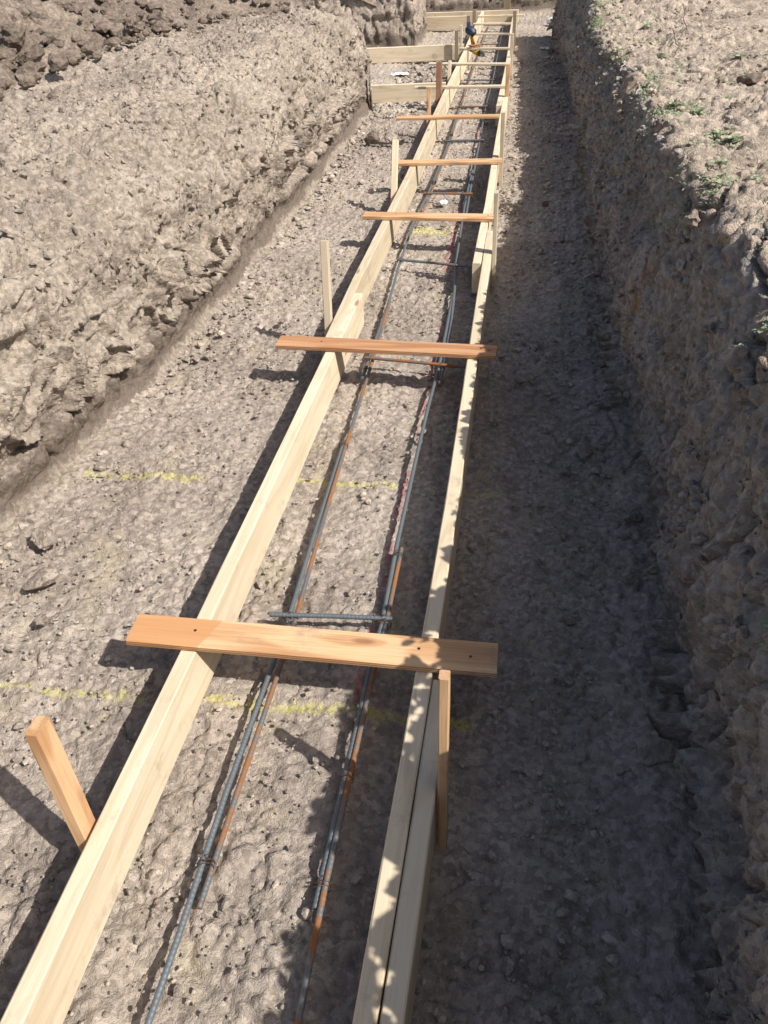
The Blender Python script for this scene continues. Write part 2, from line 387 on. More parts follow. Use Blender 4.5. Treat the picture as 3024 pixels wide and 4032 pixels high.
def rows(y0, y1, near, fac, mx):
    out = [y0]
    while out[-1] < y1:
        y = max(out[-1], 0.0)
        out.append(out[-1] + min(mx, max(near, fac * (y * y + 2.2) / (1.5 * 766))))
    return np.array(out, np.float64)

def floor_h(x, y):
    far = np.clip((y - 1.0) / 5, 0, 1)
    h = 0.020 * fbm(x / 0.9, y / 0.9, 2, 1) + 0.010 * fbm(x / 0.22, y / 0.22, 3, 2)
    patch = np.clip(0.5 + 1.6 * fbm(x / 0.35, y / 0.35, 2, 3), 0.12, 1)        # crumbly here, rubbed smooth there
    rub = np.exp(-((x + 0.95) / 0.35) ** 2)
    patch = np.clip(patch + 0.25 * rub, 0, 1)
    h = h + (0.35 + 0.65 * patch) * (0.015 * billow(x / 0.075, y / 0.075, 5, 11, 0.6) - 0.005)
    h = h + patch * (lumps(x, y, 0.060, 11, 0.30) * 0.45 + lumps(x, y, 0.030, 12, 0.5) * 0.6 + lumps(x, y, 0.017, 13, 0.6) * 0.7)
    h = h + 0.0035 * fbm(x / 0.03, y / 0.03, 3, 4) + 0.006 * perlin((x + 0.02 * perlin(y / 0.6, x / 0.3, 8)) / 0.045, y / 0.9, 7)
    cm = np.clip(0.5 + 2.0 * perlin(x / 0.5 + 7, y / 0.5, 9), 0, 1)
    h = h - 0.014 * cm * cracks(x, y, 0.15, 21, 0.07)
    # bucket chatter: short transverse steps in lengthwise bands
    for xc, wd, am, sd in ((-0.04, .08, .011, 31), (-1.12, .09, .009, 32), (-0.86, .06, .006, 34), (0.17, .08, .008, 35), (-0.45, .06, .005, 33)):
        band = np.exp(-((x - xc - 0.03 * perlin(y / 0.8, y * 0 + sd, sd)) / wd) ** 2)
        ph = y / 0.034 + 1.3 * perlin(x / 0.08, y / 0.15, sd) + 6 * ((x - xc) ** 2) / wd
        h = h + am * band * ((ph % 1.0) - 0.5)
    return h

ys = np.concatenate([np.arange(-1.3, 0.2, 0.02), rows(0.2, 13.2, 0.006, 0.70, 0.028)])
xs = np.concatenate([np.arange(-1.86, -1.0, 0.007), np.arange(-1.0, -0.1, 0.0054), np.arange(-0.1, 0.56, 0.007)])
Y, X = np.meshgrid(ys, xs, indexing='ij')
Z = GZ + floor_h(X, Y) - 0.012
Z = Z + 0.03 * np.clip((X - 0.12) / 0.25, 0, 1) ** 2 + 0.02 * np.clip((-1.25 - X) / 0.3, 0, 1)
# soil heaped along the outside of the right form and in the cross trench
np_mesh('trench_floor', np.stack([X.ravel(), Y.ravel(), Z.ravel()], 1), grid_faces(len(ys), len(xs)), SOIL, kind='structure')

def side_floor(name, x0, x1, y0, y1, step, seed):
    ys_ = np.arange(y0, y1, step); xs_ = np.arange(x0, x1, step)
    Yg, Xg = np.meshgrid(ys_, xs_, indexing='ij')
    Zg = GZ - 0.008 + 0.02 * fbm(Xg / 0.8, Yg / 0.8, 2, seed) + lumps(Xg, Yg, 0.09, seed + 1, 0.6) * 0.8 + lumps(Xg, Yg, 0.04, seed + 2, 0.8) * 0.8
    np_mesh(name, np.stack([Xg.ravel(), Yg.ravel(), Zg.ravel()], 1), grid_faces(len(ys_), len(xs_)), SOIL, kind='structure')
side_floor('side_trench_floor', -5.5, -1.84, 6.7, 13.2, 0.02, 41)
side_floor('far_trench_floor', 0.60, 5.5, 9.9, 13.2, 0.025, 44)

def wall_noise(s, y, zf, seed, rough=1.0):
    """displacement out of a bank face; s metres up the profile, y metres along, zf 0 foot .. 1 rim"""
    low = np.clip((zf - 0.06) / 0.10, 0.2, 1)                         # the last hand's breadth is smeared smooth
    face = np.clip((0.93 - zf) / 0.18, 0, 1)                           # 1 on the cut face, 0 on the bank top
    # cut face: long tooth marks down the wall, slabs and slits between them
    yw = y + 0.06 * perlin(s / 0.22, y / 0.4, seed + 23) + 0.22 * s * perlin(y / 0.9, y * 0 + .5, seed + 24)
    band = np.clip((zf - 0.10) / 0.05, 0, 1) * np.clip((0.9 - zf) / 0.25, 0, 1)
    tm = np.clip(0.55 + 1.6 * perlin(s / 0.35, y / 0.8, seed + 25), 0.0, 1)
    f = 0.040 * (np.abs(((yw / 0.12) % 1.0) * 2 - 1) ** 0.5 - 0.75) * tm * band
    f = f + 0.008 * perlin(yw / 0.05, s / 0.25, seed + 3) * band + 0.022 * perlin(yw / 0.33, s / 0.4, seed + 4)
    sl = perlin(yw / 0.17, s / 0.40, seed + 20); sm = np.clip(perlin(yw / 0.7, s / 0.25, seed + 21) * 2.2 + 0.55, 0, 1)
    f = f - 0.085 * np.clip(1 - np.abs(sl) / 0.07, 0, 1) * sm * band
    f = f + 0.010 * np.clip((zf - 0.10 - 0.10 * perlin(yw / 0.2, s * 0, seed + 26)) / 0.07, 0, 1)
    a = y / 1.6
    f = f + low * rough * (0.040 * fbm(s / 0.35, a / 0.35, 3, seed + 5) + 0.024 * billow(s / 0.20, a / 0.07, 5, seed + 6, 0.6) - 0.017
        + lumps(s * 0.55, a, 0.09, seed + 7, 0.25) * 0.35 + lumps(s * .6, a, 0.04, seed + 8, 0.4) * 0.4)
    cm = np.clip(0.35 + 1.8 * perlin(s / 0.4, a / 0.5 + 3, seed + 10), 0, 1)
    f = f - 0.085 * low * cm * cracks(s * 0.35, a, 0.14, seed + 11, 0.09) - 0.010 * low * rough * cracks(s * 0.35, a, 0.055, seed + 12, 0.13)
    f = f - 0.20 * np.clip(perlin(s / 0.17, a / 0.12, seed + 13) - 0.34, 0, 1) * low
    # bank top: crumbled clods and open cracks
    t = rough * (0.060 * fbm(s / 0.35, y / 0.35, 3, seed + 35) + 0.042 * billow(s / 0.13, y / 0.13, 5, seed + 36, 0.6) - 0.034
        + lumps(s, y, 0.10, seed + 37, 0.22) * 0.55 + lumps(s, y, 0.05, seed + 38, 0.4) * 0.6 + lumps(s, y, 0.025, seed + 39, 0.5) * 0.6)
    t = t - 0.06 * rough * cm * cracks(s, y, 0.19, seed + 41, 0.08) - 0.02 * rough * np.clip(1.8 * perlin(s / 0.25, y / 0.25 + 2, seed + 44), 0, 1) * cracks(s, y, 0.08, seed + 43, 0.10)
    return f * face + t * (1 - face) + 0.003 * fbm(s / 0.02, y / 0.03, 2, seed + 14)

def bank(name, prof, ys_, foot, sign, seed, mats, endf=None, step=0.0065, plateau_mat_s=None, zscale=None, dscale=None, lum=1.0, top_rough=0.7):
    """prof: (distance out from foot, height) polyline; swept along y; sign -1 for the left side"""
    P = np.array(prof, float); seg = np.hypot(np.diff(P[:, 0]), np.diff(P[:, 1])); S = np.concatenate([[0], np.cumsum(seg)])
    ss = [0.0]
    while ss[-1] < S[-1]:
        e = ss[-1]; ss.append(e + (step if e < 1.6 else min(0.5, step * (1 + (e - 1.6) * 5))))
    ss = np.array(ss)
    # rounded profile
    D = np.interp(ss, S, P[:, 0]); H = np.interp(ss, S, P[:, 1])
    k = np.exp(-np.linspace(-2, 2, 7) ** 2); k /= k.sum()
    pad = lambda a: np.concatenate([np.full(3, a[0]), a, np.full(3, a[-1])])
    near = ss < 1.5
    D = np.where(near, np.convolve(pad(D), k, 'valid'), D); H = np.where(near, np.convolve(pad(H), k, 'valid'), H)
    Yg, Sg = np.meshgrid(ys_, ss, indexing='ij'); Dg = np.broadcast_to(D, Yg.shape).copy(); Hg = np.broadcast_to(H, Yg.shape).copy()
    Hb = Hg.copy()
    if zscale is not None: Hg = np.where(Hg > 0, Hg * zscale(Yg), Hg)
    if dscale is not None: Dg = dscale(Yg, Hb, Dg)
    if endf is not None:
        e = endf(Yg); Hg = np.minimum(Hg, e + 0.0)
    fx = np.interp(Yg, *foot)
    Xg = fx + sign * Dg; Zg = Hg
    # normals of the swept face from finite differences
    tD = np.gradient(Xg, axis=1); tZ = np.gradient(Zg, axis=1)
    uY = np.gradient(Yg, axis=0); uX = np.gradient(Xg, axis=0); uZ = np.gradient(Zg, axis=0)
    nx = -(uY * tZ); ny = (uX * tZ - uZ * tD); nz = uY * tD
    L = np.sqrt(nx ** 2 + ny ** 2 + nz ** 2) + 1e-9; sg = np.sign(nz + 1e-6 - sign * nx * 1e-3)
    sg = np.where(np.abs(nz) > 0.05 * L, np.sign(nz), np.sign(-sign * nx)); nx, ny, nz = nx / L * sg, ny / L * sg, nz / L * sg
    zf = np.clip((Hg - GZ) / 0.65, 0, 1)
    lumv = lum * np.where(Sg < 0.95, 1.0, np.clip(1.0 - (Sg - 0.95) / 0.3, top_rough, 1.0))
    d = wall_noise(Sg, Yg, np.clip(Hb / 0.66 * 0.8 + 0.2, 0, 1) if zscale is not None else zf, seed, lumv)
    Xg = Xg + nx * d; Yg2 = Yg + ny * d; Zg = Zg + nz * d
    F = grid_faces(len(ys_), len(ss), flip=(sign > 0) is False)
    mi = None
    if plateau_mat_s is not None:
        c = np.broadcast_to(ss[:-1], (len(ys_) - 1, len(ss) - 1)); yc = np.broadcast_to(ys_[:-1, None], c.shape)
        thr = plateau_mat_s(yc) + 0.05 * perlin(yc / 0.1, c / 0.1, seed + 30)
        mi = (c > thr).astype(np.int32).ravel()
    o = np_mesh(name, np.stack([Xg.ravel(), Yg2.ravel(), Zg.ravel()], 1), F, mats, mat_idx=mi, kind='structure')
    return Xg, Yg2, Zg, Sg, np.stack([nx, ny, nz], -1)

# left block of undug clay, ending at the first side trench
def end_left(y): return np.interp(y, [-9, 6.75, 6.86, 6.93, 6.99, 7.03, 7.05], [9, .64, 0.56, 0.42, 0.15, -0.1, -0.2])
ysL = np.concatenate([np.arange(-1.3, 0.9, 0.03), rows(0.9, 6.85, 0.0075, 0.55, 0.012), np.linspace(6.86, 7.06, 26)])
profL = [(-0.12, -0.20), (-0.05, -0.172), (-0.015, -0.145), (0.0, -0.10), (0.004, 0.0), (-0.02, 0.10), (-0.035, 0.25), (-0.03, 0.38), (-0.005, 0.47), (0.06, 0.535), (0.17, 0.585), (0.32, 0.615), (0.6, 0.635), (1.3, 0.65), (9.0, 0.80)]
LB = bank('left_bank', profL, ysL, FOOT_L, -1, 100, SOIL_L, end_left, lum=1.0,
     dscale=lambda y, h, d: d * (1 + np.clip((3.6 - y) / 2.5, 0, 1) * 1.2 * np.clip((h - 0.4) / 0.1, 0, 1) * np.clip((0.64 - h) / 0.05, 0, 1)))

# second block between the side trenches
def end_b2(y): return np.interp(y, [9.9, 9.98, 10.08, 10.3, 10.75, 10.84, 10.9, 10.95], [-0.2, 0.1, 0.42, 9, 9, 0.42, 0.0, -0.2])
ys2 = np.arange(9.9, 10.96, 0.018)
bank('middle_block', [(-0.1, -0.2), (-0.03, -0.15), (0, -0.1), (0.02, 0.2), (0.05, 0.42), (0.2, 0.55), (0.6, 0.6), (4.5, 0.7)], ys2, ([0, 20], [-1.39, -1.37]), -1, 140, SOIL_L, end_b2, step=0.016)

def cross_bank(name, y0, sgn, x0, x1, step, h, seed, mat, depth=25):
    xs_ = np.arange(x0, x1, step); P = np.array([(-0.15, -0.2), (-0.03, -0.15), (0, -0.1), (0.05, 0.2), (0.12, 0.45), (0.3, h), (1.2, h + 0.08), (25, h + 0.6)])
    S = np.concatenate([[0], np.cumsum(np.hypot(np.diff(P[:, 0]), np.diff(P[:, 1])))])
    ss = np.concatenate([np.arange(0, 1.5, step), np.geomspace(1.5, S[-1], 25)]); ss = ss[ss < depth]
    D = np.interp(ss, S, P[:, 0]); H = np.interp(ss, S, P[:, 1])
    Xg, Sg = np.meshgrid(xs_, ss, indexing='ij'); Dg = np.broadcast_to(D, Xg.shape); Hg = np.broadcast_to(H, Xg.shape)
    nz = np.clip((Dg - 0.05) / 0.2, 0, 1); ny = -(1 - nz)
    d = wall_noise(Sg, Xg, np.clip((Hg - GZ) / 0.7, 0, 1), seed, 1.6)
    Yg = y0 + sgn * (Dg + ny * d); Zg = Hg + nz * d
    np_mesh(name, np.stack([Xg.ravel(), Yg.ravel(), Zg.ravel()], 1), grid_faces(len(xs_), len(ss), flip=sgn < 0), mat, kind='structure')
cross_bank('middle_block_face', 9.93, 1, -6.0, -1.385, 0.02, 0.55, 260, SOIL_L, 1.35)

# right bank
profR = [(-0.14, -0.20), (-0.02, -0.17), (0.035, -0.15), (0.05, -0.125), (0.04, -0.07), (0.004, -0.015), (0.012, 0.30), (0.02, 0.50), (0.03, 0.61), (0.06, 0.645), (0.14, 0.655), (0.5, 0.68), (1.3, 0.72), (14.0, 1.1)]
def end_right(y): return np.interp(y, [-9, 10.25, 10.35, 10.45, 10.52, 10.56], [9, 9, 0.42, 0.12, -0.05, -0.2])
ysR = np.concatenate([np.arange(-1.3, 0.0, 0.02), rows(0.0, 10.3, 0.0075, 0.66, 0.018), np.linspace(10.32, 10.56, 14)])
def zsR(y): return np.interp(y, *TOP_R) / 0.635
def dsR(y, h, d): return d + (np.interp(y, *EDGE_R) - np.interp(y, *FOOT_R) - 0.045) * np.clip(h / 0.62, 0, 1) ** 1.6
footR = FOOT_R
RB_ = bank('right_bank', profR, ysR, footR, 1, 180, [SOIL_R, SOIL_TOP], end_right, plateau_mat_s=lambda y: 0.96 + 0 * y, zscale=zsR, dscale=dsR, step=0.0078, lum=1.15, top_rough=0.55)

# far bank and the bank behind the camera
cross_bank('far_bank', 12.55, 1, -14, 14, 0.035, 0.62, 220, SOIL_L)
cross_bank('near_bank', -1.2, -1, -1.8, 0.6, 0.03, 0.6, 240, SOIL_L)
bpv = [(-60, -60, 0.35), (60, -60, 0.35), (60, -1.6, 0.35), (-60, -1.6, 0.35)]
mesh_obj('surrounding_ground', [(-120, -120, -0.9), (120, -120, -0.9), (120, 220, -0.9), (-120, 220, -0.9)], [(0, 1, 2, 3)], SOIL_TOP)['kind'] = 'structure'

# spoil heap on the left plateau
def heap(name, x0, x1, y0, y1, step, fn, seed, mat=SOIL_HEAP, amp=1.0):
    xs_ = np.arange(x0, x1, step); ys_ = np.arange(y0, y1, step)
    Yg, Xg = np.meshgrid(ys_, xs_, indexing='ij'); base = fn(Xg, Yg)
    f = np.clip(base * 6, 0, 1)
    Zg = (0.55 if name == 'spoil_heap' else 0.50) + base + f * amp * (0.05 * fbm(Xg / 0.5, Yg / 0.5, 3, seed) + lumps(Xg, Yg, 0.26, seed + 1, 0.55, 0.6) * 0.9 + lumps(Xg, Yg, 0.13, seed + 2, 0.7) * 0.9
         + lumps(Xg, Yg, 0.06, seed + 3, 0.8) * 0.9 + lumps(Xg, Yg, 0.03, seed + 4, 0.9) * 0.8)
    o = np_mesh(name, np.stack([Xg.ravel(), Yg.ravel(), Zg.ravel()], 1), grid_faces(len(ys_), len(xs_)), mat)
    return o
def heap_l(x, y):
    e = np.interp(y, [1, 4, 5.3, 5.9, 6.5], [-2.5, -2.4, -2.33, -2.15, -1.6]) + 0.13 * perlin(y / 0.5, y * 0 + 3.3, 5)
    return np.clip((e - x), -0.25, 2.2) * np.interp(y, [1, 2.2, 4, 13], [0.25, 0.32, 0.36, 0.36]) - np.clip(y - 6.75, 0, 1) * 1.2 * (x > -4)
h_o = heap('spoil_heap', -7.5, -1.75, 1.2, 7.4, 0.024, heap_l, 300)
tag(h_o, 'dark heap of dug-out clods along the top of the pale left bank', 'dirt heap')
def heap_m(x, y): return np.clip(-1.75 + 0.2 * perlin(y / 0.4, y * 0 + 1.3, 6) - x, -0.2, 2) * 0.4 - np.clip(10.3 - y, 0, 1) * 1.0 - 0.02
tag(heap('spoil_heap', -6.5, -1.55, 10.0, 12.4, 0.04, heap_m, 340), 'far dark heap of clods between the side trenches at the top edge', 'dirt heap')
def heap_r(x, y): return np.clip(0.8 - np.hypot((x - 3.2) / 1.0, (y - 8.7) / 1.6), -0.3, 1) * 0.5 - 0.12
tag(heap('dirt_mound', 1.9, 4.6, 6.9, 10.6, 0.04, heap_r, 320, SOIL_HEAP), 'dark dirt mound at the top right corner beyond the dry bank top', 'dirt heap')

def surf_h(x, y):
    """rough ground height for placing things"""
    fl = np.interp(y, *FOOT_L); fr = np.interp(y, *FOOT_R)
    if fl + 0.05 < x < fr - 0.02 or y > 10.6 and y < 12.5 or (x <= fl + .05 and 7.05 < y < 9.9): return GZ
    if x >= fr - 0.02:
        e = np.interp(y, *EDGE_R)
        return float(np.interp(x - e, [-.06, -.01, 0.02, .5, 1.3], [.5, .62, .65, .68, .72]) * np.interp(y, *TOP_R) / 0.64)
    d = fl - x
    b_ = float(np.interp(d, [-.05, 0, .06, .17, .32, .6, 1.3], [GZ, .3, .535, .585, .615, .635, .65]))
    return max(b_, 0.55 + float(heap_l(np.array([x]), np.array([y]))[0]))

# ------------------------------------------------------------------ clods
def ico(sub):
    import bmesh
    bm = bmesh.new(); bmesh.ops.create_icosphere(bm, subdivisions=sub, radius=1.0)
    V = np.array([v.co[:] for v in bm.verts]); F = np.array([[v.index for v in f.verts] for f in bm.faces]); bm.free()
    return V, F
ICO = {1: ico(1), 2: ico(2), 3: ico(3), 4: ico(4)}
def clod_shape(sub, seed, flat=0.7, rough=1.0):
    V, F = ICO[sub]; r = np.random.RandomState(seed); V = V.copy()
    for _ in range(12):                                                    # chop planes off: angular, like broken clay
        n = r.normal(size=3); n /= np.linalg.norm(n); h = 0.50 + 0.35 * r.rand(); dd = V @ n
        V -= np.outer(np.clip(dd - h, 0, None), n)
    a = 0.07 * rough
    V = V * (1 + a * (np.sin(V @ r.normal(size=3) * 3 + r.rand() * 6) + np.sin(V @ r.normal(size=3) * 7 + 2))[:, None])
    if sub >= 3:
        V = V * (1 + 0.10 * fbm(V[:, 0] * 3 + V[:, 2] * 2 + seed, V[:, 1] * 3 - V[:, 2], 4, seed))[:, None]
    V[:, 2] *= flat; V[:, 0] *= 0.85 + 0.4 * r.rand()
    return V, F
PROT = {s: [clod_shape(s, 50 + s * 20 + i) for i in range(10)] for s in (1, 2)}
def scatter(name, pts, sub, mat, seed, label, cat):
    r = np.random.RandomState(seed); VV = []; FF = []; n = 0
    for (x, y, z, s) in pts:
        V, F = PROT[sub][r.randint(10)]; a = r.rand() * 6.28; c, s_ = math.cos(a), math.sin(a)
        W = V * s; W = np.stack([W[:, 0] * c - W[:, 1] * s_, W[:, 0] * s_ + W[:, 1] * c, W[:, 2]], 1) + (x, y, z)
        VV.append(W); FF.append(F + n); n += len(V)
    o = np_mesh(name, np.concatenate(VV), np.concatenate(FF), mat, smooth=False)
    return tag(o, label, cat, kind='stuff')

R = np.random.RandomState(3)
pts = []
for _ in range(19000):
    y = 0.25 + (R.rand() ** 1.6) * 9; x = np.interp(y, *FOOT_L) + 0.03 + R.rand() * (np.interp(y, *FOOT_R) - np.interp(y, *FOOT_L) - 0.06)
    dens = 0.25 + 0.5 * (x > 0.05) + 0.4 * (x < -1.2) + 0.25 * (perlin(np.array([x / .3]), np.array([y / .3]), 71)[0] > 0)
    if R.rand() > dens: continue
    s = 0.0028 + 0.0048 * R.rand() ** 2 + (0.011 * R.rand() if R.rand() < (0.12 if x > 0 else 0.05) else 0)
    pts.append((x, y, GZ + s * 0.25 + 0.002, s * (1 + 0.12 * y)))
scatter('soil_crumbs', pts, 1, CRUMB, 5, 'loose grey-brown soil crumbs strewn over the trench floor', 'soil crumbs')
pts = []
for _ in range(1300):                                                     # rubble at both wall feet, round the form ends, in the side trench
    t = R.rand()
    if t < 0.30: y = R.rand() * 9 + .2; x = np.interp(y, *FOOT_R) - 0.015 - abs(R.normal()) * 0.07
    elif t < 0.5: y = R.rand() * 5.5 + 1.2; x = np.interp(y, *FOOT_L) + 0.05 + abs(R.normal()) * 0.06
    elif t < 0.72: y = 6.75 + R.rand() * 0.5; x = -1.33 + R.rand() * 0.52
    elif t < 0.85: y = 7.9 + R.rand() * 0.9; x = -1.02 + R.normal() * 0.14
    elif t < 0.93: y = 4 + R.rand() * 5; x = -0.12 + 0.0 * y + R.rand() * 0.08 - 0.02 * (y - 4)
    else: y = 9.3 + R.rand() * 0.5; x = -1.4 + R.rand() * 0.5
    s = (0.008 + 0.016 * R.rand() ** 2) * (1.5 if t > .5 and (t < .85 or t > .93) else 1)
    pts.append((x, y, GZ + s * 0.35, s))
scatter('clay_rubble', pts, 2, CRUMB, 6, 'small broken clay lumps along the foot of the trench walls', 'clay rubble')
pts = []
for _ in range(1500):
    y = 1.6 + R.rand() * 5.2; x = np.interp(y, [1, 4, 5.3, 5.9, 6.6], [-2.8, -2.55, -2.48, -2.3, -1.75]) - abs(R.normal()) * 0.9 + 0.1
    s = 0.012 + 0.06 * R.rand() ** 2.2
    if x > -2.45: s *= 0.5
    pts.append((x, y, surf_h(x, y) + s * 0.3 + 0.02, s))
scatter('heap_lumps', pts, 2, CLOD_D, 8, 'loose dark lumps tumbled over the spoil heap on the left bank', 'clay lumps')
def flakes(name, B, n, smin, smax, sel, mat, seed, label, cat, fall=3.0):
    Xg, Yg, Zg, Sg, Ng = B; r = np.random.RandomState(seed); VV = []; FF = []; c = 0; made = 0
    idx = np.argwhere(sel(Xg, Yg, Zg, Sg)); w_ = np.gradient(Yg[:, 0])[idx[:, 0]]; w_ = w_ / w_.sum()
    for q in idx[r.choice(len(idx), n, p=w_)]:
        i, j = q; p = np.array([Xg[i, j], Yg[i, j], Zg[i, j]])
        if perlin(np.array([p[1] / .25]), np.array([Sg[i, j] / .2]), seed)[0] < -0.12: continue
        sz = (smin + (smax - smin) * r.rand() ** fall) * (1 + 0.07 * p[1]); V, F = PROT[1][r.randint(10)]
        a = r.normal(size=3); a /= np.linalg.norm(a); t = r.rand() * 3
        Rm = np.array(Quaternion(a, t).to_matrix()); W = (V * np.array([1, 1, .7])) @ Rm.T * sz + p + Ng[i, j] * sz * 0.25
        VV.append(W); FF.append(F + c); c += len(V)
    o = np_mesh(name, np.concatenate(VV), np.concatenate(FF), mat, smooth=False)
    return tag(o, label, cat, kind='stuff')
flakes('clay_flakes', LB, 9000, 0.004, 0.018, lambda X, Y, Z, S: (Z > 0.0) & (X > -3.0) & (Y > 1.0), SOIL_L, 31, 'broken clay flakes clinging all over the pale left bank', 'clay flakes')
flakes('clay_flakes', RB_, 6000, 0.005, 0.020, lambda X, Y, Z, S: (Z > -0.02) & (S < 1.0) & (Y > 0.2), SOIL_R, 32, 'crumbs of clay clinging to the shaded right wall', 'clay flakes')
pts = []
for _ in range(1600):
    y = 0.8 + R.rand() * 9; x = np.interp(y, *FOOT_R) + 0.06 + R.rand() ** 1.4 * 2.6; s = 0.006 + 0.016 * R.rand() ** 3
    pts.append((x, y, surf_h(x, y) + s * 0.2 + 0.01, s * (1 + 0.05 * y)))
scatter('bank_top_crumbs', pts, 1, SOIL_TOP, 9, 'dry tan crumbs scattered on the right bank top', 'soil crumbs')

def clod(x, y, z, s, label, seed, mat=CLOD, flat=0.7, rot=0.0):
    V, F = clod_shape(3, seed, flat * .85, 1.6)
    o = mesh_obj('dirt_clod', V * s * .85, F.tolist(), mat, smooth=False); o.location = (x, y, z); o.rotation_euler = (rnd.uniform(-.3, .3), rnd.uniform(-.3, .3), rot)
    return tag(o, label, 'dirt clod')
CL = [
 (-1.17, 5.98, -0.115, 0.075, 'large dark lumpy clod lying left of the fourth spreader', CLOD_D, .85),
 (-1.02, 5.95, -0.115, 0.065, 'smooth-faced grey clod touching the dark one beside the stake', CLOD, .8),
 (0.315, 2.42, -0.12, 0.036, 'square grey clod at the foot of the shaded wall', CLOD, .7),
 (0.235, 2.13, -0.125, 0.032, 'rounded clod a little out from the shaded wall foot', CLOD, .7),
 (0.345, 1.80, -0.12, 0.055, 'broad flat slab of clay leaning on the shaded wall', CLOD, .38),
 (0.33, 1.53, -0.125, 0.040, 'lumpy clod below the leaning clay slab', CLOD, .6),
 (0.345, 1.01, -0.12, 0.050, 'flat clay plate at the wall foot beside the first spreader', CLOD, .35),
 (0.17, 1.385, -0.14, 0.022, 'small pale stone-like clod midway on the shaded floor', CLOD, .5),
 (-1.29, 1.36, -0.125, 0.060, 'broken clod with a striped flat face at the left edge', CLOD, .6),
 (-1.38, 1.52, -0.12, 0.050, 'crumbling clod behind the striped one by the left wall', CLOD, .7),
 (-1.22, 1.22, -0.135, 0.030, 'small grey clod nearest the left edge', CLOD, .6),
 (-1.05, 3.02, -0.135, 0.030, 'lone clod on the sunlit floor behind the second stake', CLOD, .7),
 (0.09, 4.55, -0.125, 0.030, 'dark clod on the shaded floor right of the third spreader', CLOD_D, .7),
 (0.12, 9.35, -0.125, 0.050, 'dark clod beside the white scrap far along the shaded path', CLOD_D, .6),
 (-2.82, 4.45, 0.78, 0.12, 'biggest boulder-like clod on the spoil heap near the left edge', CLOD_D, .8),
 (-2.62, 4.25, 0.74, 0.095, 'brown faceted clod next to the biggest one on the heap', CLOD_D, .8),
 (-2.40, 4.12, 0.71, 0.075, 'blocky clod rolled to the front of the spoil heap', CLOD_D, .75),
 (-2.44, 3.84, 0.695, 0.055, 'upright dark clod at the foot of the heap', CLOD_D, 1.1),
 (-2.20, 3.62, 0.665, 0.028, 'small dark clod on the pale plateau below the heap', CLOD_D, .7),
 (-2.50, 5.25, 0.73, 0.07, 'pointed clod where the heap meets the plateau', CLOD_D, 1.0),
 (.72, 3.25, 0.645, 0.035, 'dark clod among weeds on the right bank top', CLOD_D, .6),
 (0.93, 4.05, 0.585, 0.06, 'brown clod at the right edge of the dry bank top', CLOD_D, .6),
 (0.415, 2.10, 0.635, 0.035, 'pale clod stuck in the shaded wall just under the rim', CLOD, .9),
 (0.425, 1.42, 0.60, 0.045, 'grey clod sticking out of the right bank rim', CLOD, .9),
 (0.475, 4.42, 0.50, 0.075, 'sunlit tan lump of soil standing off the shaded wall below the rim', SOIL_TOP, 1.0),
]
for i, (x, y, z, s, lab, mt, fl) in enumerate(CL): clod(x, y, z, s, lab, 400 + i, mt, fl, rnd.uniform(0, 6))

# ------------------------------------------------------------------ timber
def frame_matrix(p0, p1, up=(0, 0, 1)):
    p0 = Vector(p0); x = (Vector(p1) - p0).normalized(); z = Vector(up); y = z.cross(x).normalized(); z = x.cross(y)
    m = Matrix.Identity(4)
    for i in range(3): m[i][0] = x[i]; m[i][1] = y[i]; m[i][2] = z[i]; m[i][3] = p0[i]
    return m
def plank_mesh(L, wy, hz, path=None, seed=0, ch=0.003, zpos='top', taper=0):
    """a board lying along local X; section wy wide and hz high, eased edges, slight bow"""
    r = random.Random(seed); n = max(2, int(L / 0.15)); st = [L * i / n for i in range(n + 1)]
    z1 = 0.0 if zpos == 'top' else hz; z0 = z1 - hz; y0, y1 = -wy / 2, wy / 2
    ring = [(y0 + ch, z0), (y1 - ch, z0), (y1, z0 + ch), (y1, z1 - ch), (y1 - ch, z1), (y0 + ch, z1), (y0, z1 - ch), (y0, z0 + ch)]
    V = []; F = []
    for i, x in enumerate(st):
        by = path(x) if path else 0.0; e = 1.0
        for (yy, zz) in ring:
            ex = 0.0
            if i in (0, n): ex = r.uniform(-.0012, .0012)
            V.append((x + ex, by + yy + r.uniform(-.0005, .0005), zz + r.uniform(-.0005, .0005)))
    for i in range(n):
        for k in range(8):
            a = i * 8 + k; b_ = i * 8 + (k + 1) % 8; F.append((a, a + 8, b_ + 8, b_))
    F.append(tuple(range(8))); F.append(tuple(n * 8 + k for k in reversed(range(8))))
    return V, F
def timber(name, p0, p1, wy, hz, mat, label, cat, up=(0, 0, 1), group=None, path=None, seed=0, zpos='top'):
    L = (Vector(p1) - Vector(p0)).length
    V, F = plank_mesh(L, wy, hz, path, seed, zpos=zpos)
    o = mesh_obj(name, V, F, mat, mw=frame_matrix(p0, p1, up))
    return tag(o, label, cat, group)
def curve_board(name, pts, mat, label, t=0.038, h=0.14, seed=0, group=None, z=0.0):
    """form board on edge; pts: (x of left face, y) along it"""
    ys_ = [p[1] for p in pts]; xs_ = [p[0] for p in pts]
    p0 = (xs_[0] + t / 2, ys_[0], z); p1 = (xs_[-1] + t / 2, ys_[-1], z)
    L = math.dist(p0, p1)
    def path(s):
        y = ys_[0] + (ys_[-1] - ys_[0]) * s / L; xs0 = xs_[0] + (xs_[-1] - xs_[0]) * s / L
        return -(float(np.interp(y, ys_, xs_)) - xs0)
    return timber(name, p0, p1, t, h, mat, label, 'form board', group=group, path=path, seed=seed)

